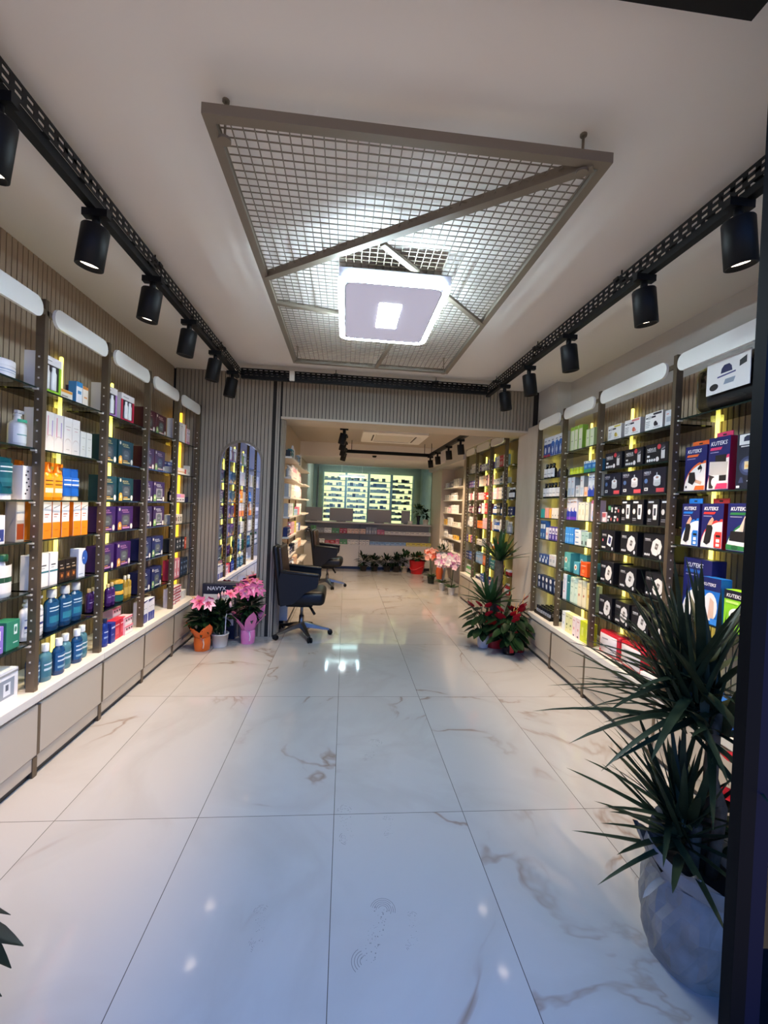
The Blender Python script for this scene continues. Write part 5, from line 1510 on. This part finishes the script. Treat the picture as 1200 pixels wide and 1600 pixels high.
# foreground dracaena
rng = random.Random(11)
dr = thing('potted_dracaena', 'tall two-crowned dracaena in grey paper wrap behind the black door post', 'plant', loc=(1.175, 1.265, 0))
pm = MB()
rc = random.Random(2)
rings = [(.105, 0), (.128, .03), (.138, .07), (.146, .12), (.151, .17), (.147, .215), (.140, .255), (.128, .285)]
n_ = 40
vv, ff = [], []
for j, (r_, z_) in enumerate(rings):
    for i in range(n_):
        a = 2 * PI * i / n_
        k_ = 1 + .03 * math.sin(a * 7 + j * .9) + .02 * math.sin(a * 13 - j * 1.7) + rc.uniform(-.022, .022) * (j > 0)
        vv.append((r_ * k_ * math.cos(a), r_ * k_ * math.sin(a), z_))
for j in range(len(rings) - 1):
    for i in range(n_):
        ff.append((j * n_ + i, j * n_ + (i + 1) % n_, (j + 1) * n_ + (i + 1) % n_, (j + 1) * n_ + i))
pm.add(vv, ff, PAPER, False)
pm.lathe([(.105, 0), (.001, 0)], PAPER, 20, caps=False).lathe([(.128, .27), (.001, .27)], mat('2A2018', .9), 20, caps=False)
wrap(pm, .12, .138, .27, PAPER, rng, 5, .12, .35, a0=2.6)
n = 30
v, f = [], []
for i in range(n + 1):
    a = 2.9 + 4.1 * i / n
    z = .39 - .13 * (i / n) ** .8
    for rr, dz in ((.150, 0), (.158, -.028), (.146, -.05)):
        v.append((rr * math.cos(a), rr * math.sin(a), z + dz))
for i in range(n):
    for j in range(2):
        b = i * 3 + j
        f.append((b, b + 1, b + 4, b + 3))
pm.add(v, f, PAPER, True)
pm.leaf((-.135, -.03, .285), (-.215, -.05, .275), .03, PAPER, .03)
pm.build('paper_wrap', dr)
st = MB().tube([(.0, .02, .2), (.01, .02, .42)], .022, BARK, 10).tube([(.05, .03, .2), (.075, .04, .5), (.07, .03, .80)], [.024, .022, .02], BARK, 10)
st.tube([(.04, -.01, .2), (.06, -.02, .5), (.03, .0, .62), (.06, .01, .80)], [.02, .018, .016, .016], BARK, 8)
st.build('trunk', dr)
rosette(MB(), 70, (-.03, .03, .37), .34, .024, LEAFD, rng, -.12, 1.4, .05, (-.16, .05), .035).build('lower_crown', dr)
rosette(MB(), 140, (.03, .05, .76), .44, .026, LEAFD, rng, -.25, 1.45, .10, (-.22, .16), .06).build('upper_crown', dr)

# shrub whose leaves reach in at the left edge
sh = thing('potted_shrub', 'dark shrub whose leaves poke in at the lower left edge', 'plant', loc=(-.985, 1.12, 0))
pot(MB(), .10, .13, .24, mat('3A3A3C', .5)).build('pot', sh)
mb = MB()
for p, q, w_ in (((.06, .0, .36), (.232, .0, .325), .052), ((.10, .0, .33), (.205, .0, .27), .045), ((.05, .0, .24), (.185, .0, .20), .04), ((.02, 0, .41), (.20, .0, .405), .03), ((-.1, .1, .62), (-.03, .16, .70), .06), ((-.1, .1, .55), (-.01, .2, .63), .05)):
    mb.leaf(p, q, w_, LEAFB, .04, n=6, shape=lambda t: max(.05, math.sin(PI * min(1, t * .9 + .1))))
blob_leaves(mb, 26, (-.12, .0, .45), (.10, .14, .24), .13, .05, LEAFB, rng)
mb.build('foliage', sh)
MB().tube([(0, 0, .2), (-.03, .02, .5), (-.06, .05, .75)], .008, BARK, 6).build('stem', sh)

# red plant behind the fixed pane
rp_ = thing('potted_anthurium', 'red anthurium behind the glass at the right picture edge', 'plant', loc=(1.53, 1.30, 0))
wrap(pot(MB(), .09, .11, .18, C('B8242A')), .1, .12, .16, C('B8242A', .35), rng, 6, .12, .6).build('pot_wrap', rp_)
blob_leaves(MB(), 40, (0, 0, .36), (.15, .15, .16), .14, .07, LEAFK, rng).build('foliage', rp_)
mb = MB()
for k in range(9):
    a = k * 2.4
    mb.leaf((.10 * math.cos(a), .10 * math.sin(a), .40 + .02 * k), (.22 * math.cos(a), .22 * math.sin(a), .44 + .02 * k), .10, C('A8182A', .3), .03, n=4, shape=lambda t: max(.05, math.sin(PI * min(1, t * .85 + .15))))
mb.build('flowers', rp_)

# lilies by the mirror
PINK, PINKD, PETW = C('DB7398', .5), C('B83468', .5), C('EBB6C6', .5)
def lily(label, x, y, potm, r, h, ph, fh, wrapm=None, fl=.1, flaps=6, blooms=(), bow=None, bud=(), frad=.10):
    o = thing('potted_lily', label, 'plant', loc=(x, y, 0))
    mb = MB()
    if wrapm:
        wrap(mb, r * .92, r, h, wrapm, rng, flaps, fl, .62, a0=PI * .93)
        mb.lathe([(r * .9, .0), (.001, .0)], wrapm, 20, caps=False)
        mb.lathe([(r * .93, h * .8), (.001, h * .8)], mat('3A2A20', .9), 20, caps=False)
        mb.build('paper_wrap', o)
    else:
        pot(mb, r * .85, r, h, potm).build('pot', o)
    sm = MB()
    for k in range(5):
        a = k * 1.26
        sm.tube([(r * .3 * math.cos(a), r * .3 * math.sin(a), h * .7), (r * .6 * math.cos(a), r * .6 * math.sin(a), fh - .05)], .004, LEAFM, 6)
    sm.build('stems', o)
    blob_leaves(MB(), 170, (0, 0, (ph + fh) / 2), (frad, frad, (fh - ph) / 2), .10, .042, LEAFK, rng, .2).build('foliage', o)
    for (bx, by, bz, s, dirn, ms) in blooms:
        fm = MB()
        petals(fm, (bx, by, bz), 6, .075 * s, .042 * s, ms[0], rng, .45, dirn)
        petals(fm, (bx, by, bz + .002), 6, .04 * s, .016 * s, ms[1], rng, .5, dirn)
        for q in range(5):
            aa = q * 1.257
            dd = Vector(dirn).normalized()
            fm.tube([Vector((bx, by, bz)), Vector((bx, by, bz)) + (dd + Vector((math.cos(aa), math.sin(aa), 0)) * .3) * .05 * s], .0015, C('D9A04A'), 4)
        fm.build('flower', o)
    for (bx, by, bz) in bud:
        MB().lathe([(.003, 0), (.014, .02), (.013, .045), (.002, .065)], C('E9B8B4', .5), 8, cx=bx, cy=by, M=Matrix.Translation((0, 0, bz))).build('bud', o)
    if bow:
        bm_ = MB()
        bm_.tube([(r * .4, -r * .98, h * .95), (r * .55, -r * 1.1, h * .6), (r * .5, -r * 1.15, h * .3)], .006, C(bow), 6)
        bm_.leaf((r * .35, -r, h * .95), (r * .05, -r * 1.25, h * 1.12), .03, C(bow), .01)
        bm_.leaf((r * .35, -r, h * .95), (r * .8, -r * 1.2, h * 1.1), .03, C(bow), .01)
        bm_.build('bow', o)
    return o
lily('pink lily in orange paper wrap beside the left base cabinet', -1.285, 4.12, None, .072, .125, .20, .42, C('E86A1E', .4), .15, 5,
     [(-.02, -.05, .455, 1.15, (-.1, -.8, .6), (PINK, PINKD)), (.06, -.06, .45, .95, (.5, -.7, .4), (PETW, PINKD)), (-.07, .0, .47, .9, (-.6, -.3, .6), (PETW, PINKD))], 'E8C6A8')
lily('budding pink lily in white pot between orange and pink wraps', -1.155, 4.235, C('D6D0C4', .35), .078, .125, .17, .44, None, 0, 0,
     [(-.09, -.03, .43, 1.0, (-.3, -.7, .3), (PINK, PINKD)), (.08, .0, .50, 1.0, (.4, -.3, .7), (PINK, PINKD))], None, [(-.02, -.03, .45), (.0, .02, .46), (.10, -.05, .38), (.04, -.03, .47)], .11)
lily('pink flowers in flared pink paper wrap under the mirror', -.915, 4.335, None, .068, .135, .22, .53, C('DE7FB4', .45), .21, 6,
     [(x_, y_, z_, 1.05, d_, (C('DC6C98', .5), C('EDA6C0', .5))) for x_, y_, z_, d_ in ((-.06, -.04, .55, (-.4, -.8, .4)), (.04, -.06, .555, (.3, -.9, .3)), (.0, .0, .585, (0, -.5, 1)), (.09, -.02, .54, (.8, -.6, .3)), (-.10, .0, .545, (-.8, -.5, .3)), (-.01, -.07, .525, (0, -1, .1)), (.06, .02, .60, (.3, -.2, .8)), (-.03, .04, .61, (-.2, 0, 1)))], 'F2DCE8', (), .10)
cr = thing('ribbon_stake', 'white ribbon bow on a thin stake in the white lily pot', 'ribbon', loc=(-1.10, 4.20, .11))
MB().tube([(0, 0, 0), (.01, -.03, .18)], .005, C('E9E6E2'), 6).build('stake', cr)
MB().leaf((.01, -.03, .18), (-.05, -.04, .175), .02, C('EFECE8')).leaf((.01, -.03, .18), (.07, -.04, .195), .02, C('EFECE8')).leaf((.01, -.03, .18), (.02, -.04, .22), .02, C('EFECE8')).build('bow', cr)

# navy advertising stand
nv = thing('display_stand', 'navy advertising stand reading NAVYX behind the lily pots', 'sign', TR(-1.235, 4.425, 0, 0.0))
nv['label'] = 'navy advertising stand with white lettering behind the lily pots'
MB().rbox(-.165, .165, 0, .05, .47, .56, .004, mat('141A2E', .4), 1, smooth=False).build('header_board', nv)
MB().text('NAVYX', -.115, .497, .055, C('D6D8DE'), -.0012).build('lettering', nv)
MB().box(-.165, .165, .01, .045, 0, .47, mat('16203A', .4)).build('board', nv)
MB().box(-.15, -.01, .004, .01, .33, .455, C('DCD6D0')).box(.01, .15, .004, .01, .33, .455, C('E4DEDC')).box(.06, .15, .004, .01, .14, .32, C('A9AEC4')).build('picture_panel', nv)

# right corner: yucca and anthuriums
rng = random.Random(21)
yu = thing('potted_yucca', 'yucca with thick trunk and two crowns against the marble pier', 'plant', loc=(1.615, 4.33, 0))
wrap(MB(), .10, .115, .20, C('A81E20', .4), rng, 7, .14, .45).lathe([(.1, 0), (.001, 0)], C('A81E20'), 20, caps=False).build('paper_wrap', yu)
MB().tube([(0, 0, .12), (.0, 0, .5), (.015, 0, .90)], [.052, .047, .045], BARK, 14).tube([(-.05, -.04, .15), (-.08, -.06, .46)], .028, BARK, 10).build('trunk', yu)
YS = lambda t: (.45 + .75 * min(1, t * 2.5)) * max(.03, (1 - t)) ** .6
def yrosette(n, base, L, w, lo, hi, droop):
    mb = MB()
    for i in range(n):
        a = i * 2.39996
        e = lo + (hi - lo) * (i + .5) / n
        d = Vector((math.cos(a) * math.cos(e), math.sin(a) * math.cos(e), math.sin(e)))
        b = Vector(base) + Vector((d.x * .03, d.y * .03, 0))
        mb.leaf(b, b + d * L * rng.uniform(.8, 1.15), w, LEAFM, droop * math.cos(e), n=6, shape=YS)
    return mb
yrosette(30, (.015, 0, .90), .31, .056, .3, 1.4, .06).build('upper_crown', yu)
yrosette(26, (-.09, -.06, .46), .33, .066, .25, 1.35, .08).build('lower_crown', yu)
yrosette(7, (.07, -.05, .28), .40, .05, .5, 1.1, .02).build('basal_shoot', yu)
SPATHE = C('B01E2E', .25)
def anthurium(label, x, y, build_pot, n, R, z0, z1, nf, seed):
    o = thing('potted_anthurium', label, 'plant', loc=(x, y, 0))
    r2 = random.Random(seed)
    build_pot(o)
    fm, sm, heads = MB(), MB(), []
    HS = lambda t: max(.04, math.sin(PI * min(1, t * .8 + .2)) ** .7)
    for k in range(n):
        a = k * 2.39996
        rr, z = R * r2.uniform(.35, 1), r2.uniform(z0, z1)
        p = Vector((rr * math.cos(a), rr * math.sin(a), z))
        sm.tube([(0, 0, .1), (p.x * .4, p.y * .4, z * .7), p], .003, LEAFM, 5)
        d = Vector((math.cos(a), math.sin(a), -.45)).normalized()
        fm.leaf(p - d * .02, p + d * .12 * r2.uniform(.8, 1.2), .085, LEAFK, .02, n=5, shape=HS)
    for k in range(nf):
        a = k * 2.1 + .6
        rr, z = R * r2.uniform(.3, .9), r2.uniform(z1 - .04, z1 + .08)
        p = Vector((rr * math.cos(a), rr * math.sin(a), z))
        sm.tube([(0, 0, .1), (p.x * .3, p.y * .3, z * .7), p], .003, LEAFM, 5)
        hm = MB()
        d = Vector((math.cos(a) * .55, math.sin(a) * .2 - .35, .62)).normalized()
        hm.leaf(p - d * .02, p + d * .085, .08, SPATHE, .015, n=5, shape=HS)
        hm.tube([p, p + d * .02 + Vector((0, 0, .05))], [.004, .002], C('D8A860'), 6)
        heads.append(hm)
    fm.build('foliage', o)
    sm.build('stems', o)
    for hm in heads:
        hm.build('flower', o)
    return o
anthurium('red anthurium in plain white pot left of the yucca', 1.48, 4.30, lambda o: pot(MB(), .05, .068, .13, C('D9DADC', .4)).build('pot', o), 34, .15, .16, .40, 9, 3)
def redpot(o):
    pot(MB(), .058, .072, .12, C('1C0A0C', .25)).build('pot', o)
    MB().box(-.02, .02, -.074, -.068, .03, .10, C('C81E24', .3)).build('pot_sticker', o)
anthurium('red anthurium in dark pot with red sticker before the yucca', 1.68, 4.10, redpot, 40, .16, .14, .38, 11, 8)
anthurium('anthurium with large leaves in dark red wrap beside marble pier', 1.80, 4.19, lambda o: wrap(MB(), .07, .08, .13, C('8E1620', .4), rng, 6, .1, .5).lathe([(.07, 0), (.001, 0)], C('8E1620'), 20, caps=False).build('paper_wrap', o), 20, .10, .2, .44, 6, 14)

# orchids
rng = random.Random(31)
def orchid(label, x, y, potm, pr, ph, cols, n, zt, spread, seed, name='potted_orchid'):
    o = thing(name, label, 'plant', loc=(x, y, 0))
    r2 = random.Random(seed)
    pot(MB(), pr * .8, pr, ph, potm).build('pot', o)
    lm = MB()
    for k in range(7):
        a = k * 2.4
        lm.leaf((0, 0, ph * .85), (.17 * math.cos(a), .17 * math.sin(a), ph + .08), .055, LEAFM, .05, n=6, shape=lambda t: max(.06, math.sin(PI * min(1, t * .85 + .15)) ** .6))
    lm.build('leaves', o)
    sm, fl = MB(), []
    for k in range(3):
        a = k * 2.1 + seed
        top = Vector((math.cos(a) * spread * .5, math.sin(a) * spread * .5, zt))
        end = Vector((math.cos(a) * spread, math.sin(a) * spread - .03, zt - .14))
        pts = [Vector((0, 0, ph * .8)), Vector((top.x * .4, top.y * .4, (ph + zt) / 2)), top, end]
        sm.tube(pts, .0035, LEAFM, 5)
        for i in range(n):
            t = .35 + .65 * i / n
            q = pts[1].lerp(top, min(1, t * 1.6)) if t < .62 else top.lerp(end, (t - .62) / .38)
            q = q + Vector((r2.uniform(-.06, .06), r2.uniform(-.06, .06), r2.uniform(-.05, .05)))
            f_ = MB()
            petals(f_, q, 5, .058, .05, C(cols[(i + k) % len(cols)], .5), r2, .25, (r2.uniform(-.4, .4) - .3, -1, .2), 0)
            f_.lathe([(.008, -.004), (.008, .004)], C('B04A8A'), 6, M=Matrix.Translation(q))
            fl.append(f_)
    sm.build('stems', o)
    for f_ in fl:
        f_.build('flower', o)
WP = C('DCD8D0', .4)
orchid('white and pink orchid in white pot beside the rear base cabinet', 1.80, 6.90, WP, .06, .12, ('F0E4E2', 'F2C9D2', 'D98AB4'), 9, .62, .13, 1)
orchid('pale orchid in white pot beside the front orchid', 1.74, 7.32, WP, .06, .12, ('F3EAE6', 'EFC2CE'), 8, .58, .13, 4)
orchid('salmon orchid in dark pot behind the white pots', 1.66, 7.9, C('2A3024'), .07, .13, ('E8A08A', 'F0C4B4', 'D9603A'), 9, .60, .15, 2)
bq = thing('bouquet', 'wrapped bouquet with orange paper standing behind the orchids', 'bouquet', loc=(1.83, 7.75, 0))
MB().lathe([(.04, 0), (.05, .15), (.09, .42), (.12, .6)], C('B9BCC4', .3), 20, caps=False, wob=.05).build('paper_wrap', bq)
MB().lathe([(.05, .12), (.07, .26), (.05, .34)], C('E0622A', .4), 16, caps=False, cx=-.06, cy=-.05).build('orange_paper', bq)
blob_leaves(MB(), 50, (0, 0, .62), (.1, .1, .12), .12, .03, LEAFM, rng).build('foliage', bq)
for k in range(5):
    MB().lathe([(.004, 0), (.012, .04), (.016, .10), (.004, .14)], C('EDE4DA', .5), 8, M=Matrix.Translation((.06 * math.cos(k * 1.3), .06 * math.sin(k * 1.3), .66 + .03 * (k % 3)))).build('bud', bq)
rd = thing('potted_poinsettia', 'large red bucket of flowers in front of the counter', 'plant', loc=(1.58, 9.02, 0))
mb = MB().lathe([(.12, 0), (.15, .12), (.17, .27), (.18, .28), (.16, .28), (.15, .22), (.001, .22)], C('C21A1E', .3), 28, caps=False).lathe([(.12, 0), (.001, 0)], C('C21A1E'), 28, caps=False)
mb.build('bucket', rd)
MB().tube([(.16 * math.cos(t), -.16 * abs(math.sin(t)) , .13 + .04 * math.sin(t * 2)) for t in [PI * i / 12 for i in range(13)]], .006, C('E24A4A'), 6).build('ribbon', rd)
blob_leaves(MB(), 90, (0, 0, .34), (.17, .17, .08), .11, .05, LEAFM, rng).build('foliage', rd)
for k in range(7):
    a = k * 2.4
    petals(MB(), (.10 * math.cos(a), .10 * math.sin(a), .38), 6, .05, .03, C('E6D27A' if k % 2 else 'D8402E', .5), rng, .5).build('flower', rd)
for i, (x, n_, hh, kk) in enumerate(((.44, 46, .30, 'leafy dark plant, leftmost along the counter foot'), (.68, 60, .24, 'low dark plant, second along the counter foot'), (.95, 60, .25, 'low dark plant, third along the counter foot'), (1.16, 50, .28, 'dark plant, fourth along the counter foot'), (1.33, 40, .36, 'taller plant in pale pot left of red bucket'))):
    o = thing('potted_plant', kk, 'plant', loc=(x, 9.18, 0), group='plants along the counter foot')
    pot(MB(), .06, .08, .12, C('2A2420' if i < 4 else 'B8A890', .5)).build('pot', o)
    blob_leaves(MB(), n_ + 30, (0, 0, .10 + hh / 2), (.12, .09, hh / 2), .11, .045, LEAFK if i < 4 else LEAFM, rng).build('foliage', o)
# on the counter
vs = thing('flower_vase', 'dark vase of yellow lilies on the counter', 'vase', loc=(1.64, 9.46, 1.03))
MB().lathe([(.035, 0), (.03, .06), (.045, .16), (.055, .2)], C('1C1E22', .2), 18).build('vase_body', vs)
blob_leaves(MB(), 50, (0, 0, .32), (.14, .10, .12), .12, .04, LEAFM, rng).build('foliage', vs)
for k in range(6):
    a = k * 2.4
    petals(MB(), (.10 * math.cos(a), .08 * math.sin(a), .38 + .02 * (k % 3)), 6, .06, .03, C('DCC65A', .5), rng, .6).build('flower', vs)
pp = thing('potted_plant', 'green plant in small white pot at the counter right end', 'plant', loc=(1.80, 9.42, 1.03))
pot(MB(), .055, .065, .12, C('E6DCC8', .4)).build('pot', pp)
blob_leaves(MB(), 50, (0, 0, .27), (.09, .1, .12), .09, .045, LEAFK, rng).build('foliage', pp)
bw = MB().lathe([(.03, 0), (.05, .02), (.058, .08), (.052, .08), (.045, .02), (.001, .015)], C('E9E2D6', .35), 18).build('bowl', None, label='small white bowl on the counter left of the vase', cat='bowl')
bw.location = (1.45, 9.37, 1.03)

# ------------------------------------------------------------------ shoe prints in the dust
DIRT = mat('6E6A68', .9, name='dust_mark')
def shoe_print(label, x, y, rz, s, seed, dense):
    r2 = random.Random(seed)
    mb = MB()
    def dot(px_, py_, rx, ry, a=0):
        v = []
        for i in range(7):
            t = 2 * PI * i / 7
            ex, ey = rx * math.cos(t), ry * math.sin(t)
            v.append((px_ + ex * math.cos(a) - ey * math.sin(a), py_ + ex * math.sin(a) + ey * math.cos(a), .0004))
        mb.add(v, [list(range(7))], DIRT)
    def arc(cx, cy, r, a0, a1, w):
        n = 10
        v = []
        for i in range(n + 1):
            a = a0 + (a1 - a0) * i / n
            for rr in (r - w, r + w):
                v.append((cx + rr * math.cos(a), cy + rr * math.sin(a), .0004))
        mb.add(v, [(2 * i, 2 * i + 1, 2 * i + 3, 2 * i + 2) for i in range(n) if r2.random() < dense], DIRT)
    for k in range(5):
        arc(0, .20, .016 + .007 * k, -.3 + r2.random() * .4, PI + .3 - r2.random() * .4, .0008)
    for k in range(int(70 * dense)):
        t = r2.random()
        w_ = .028 if t > .4 else .022
        dot(r2.uniform(-w_, w_), .02 + .19 * t, .0014 * r2.uniform(.4, 1.6), .0018 * r2.uniform(.4, 1.6), r2.random() * 3)
    for k in range(4):
        arc(-.01, .02, .014 + .009 * k, 2.2, 4.3, .0009)
    o = mb.build('shoe_print', None, label=label, cat='shoe print')
    o.matrix_world = Matrix.Translation((x, y, 0)) @ Matrix.Rotation(rz, 4, 'Z') @ Matrix.Scale(s, 4)
shoe_print('largest dusty shoe print on the near floor tile', .12, 1.28, -.35, 1.0, 1, .95)
shoe_print('faint short shoe print beside the largest one', .28, 1.33, -.1, .55, 2, .35)
shoe_print('faint shoe print crossing the tile joint farther in', .08, 1.78, .15, .9, 3, .45)
shoe_print('small faint shoe print right of the tile joint', .25, 1.80, .0, .5, 4, .4)
shoe_print('faint shoe print on the second row of tiles', .20, 2.35, -.2, .9, 5, .35)
shoe_print('faint shoe print left of the middle tile joint', -.22, 1.36, .1, .6, 6, .4)
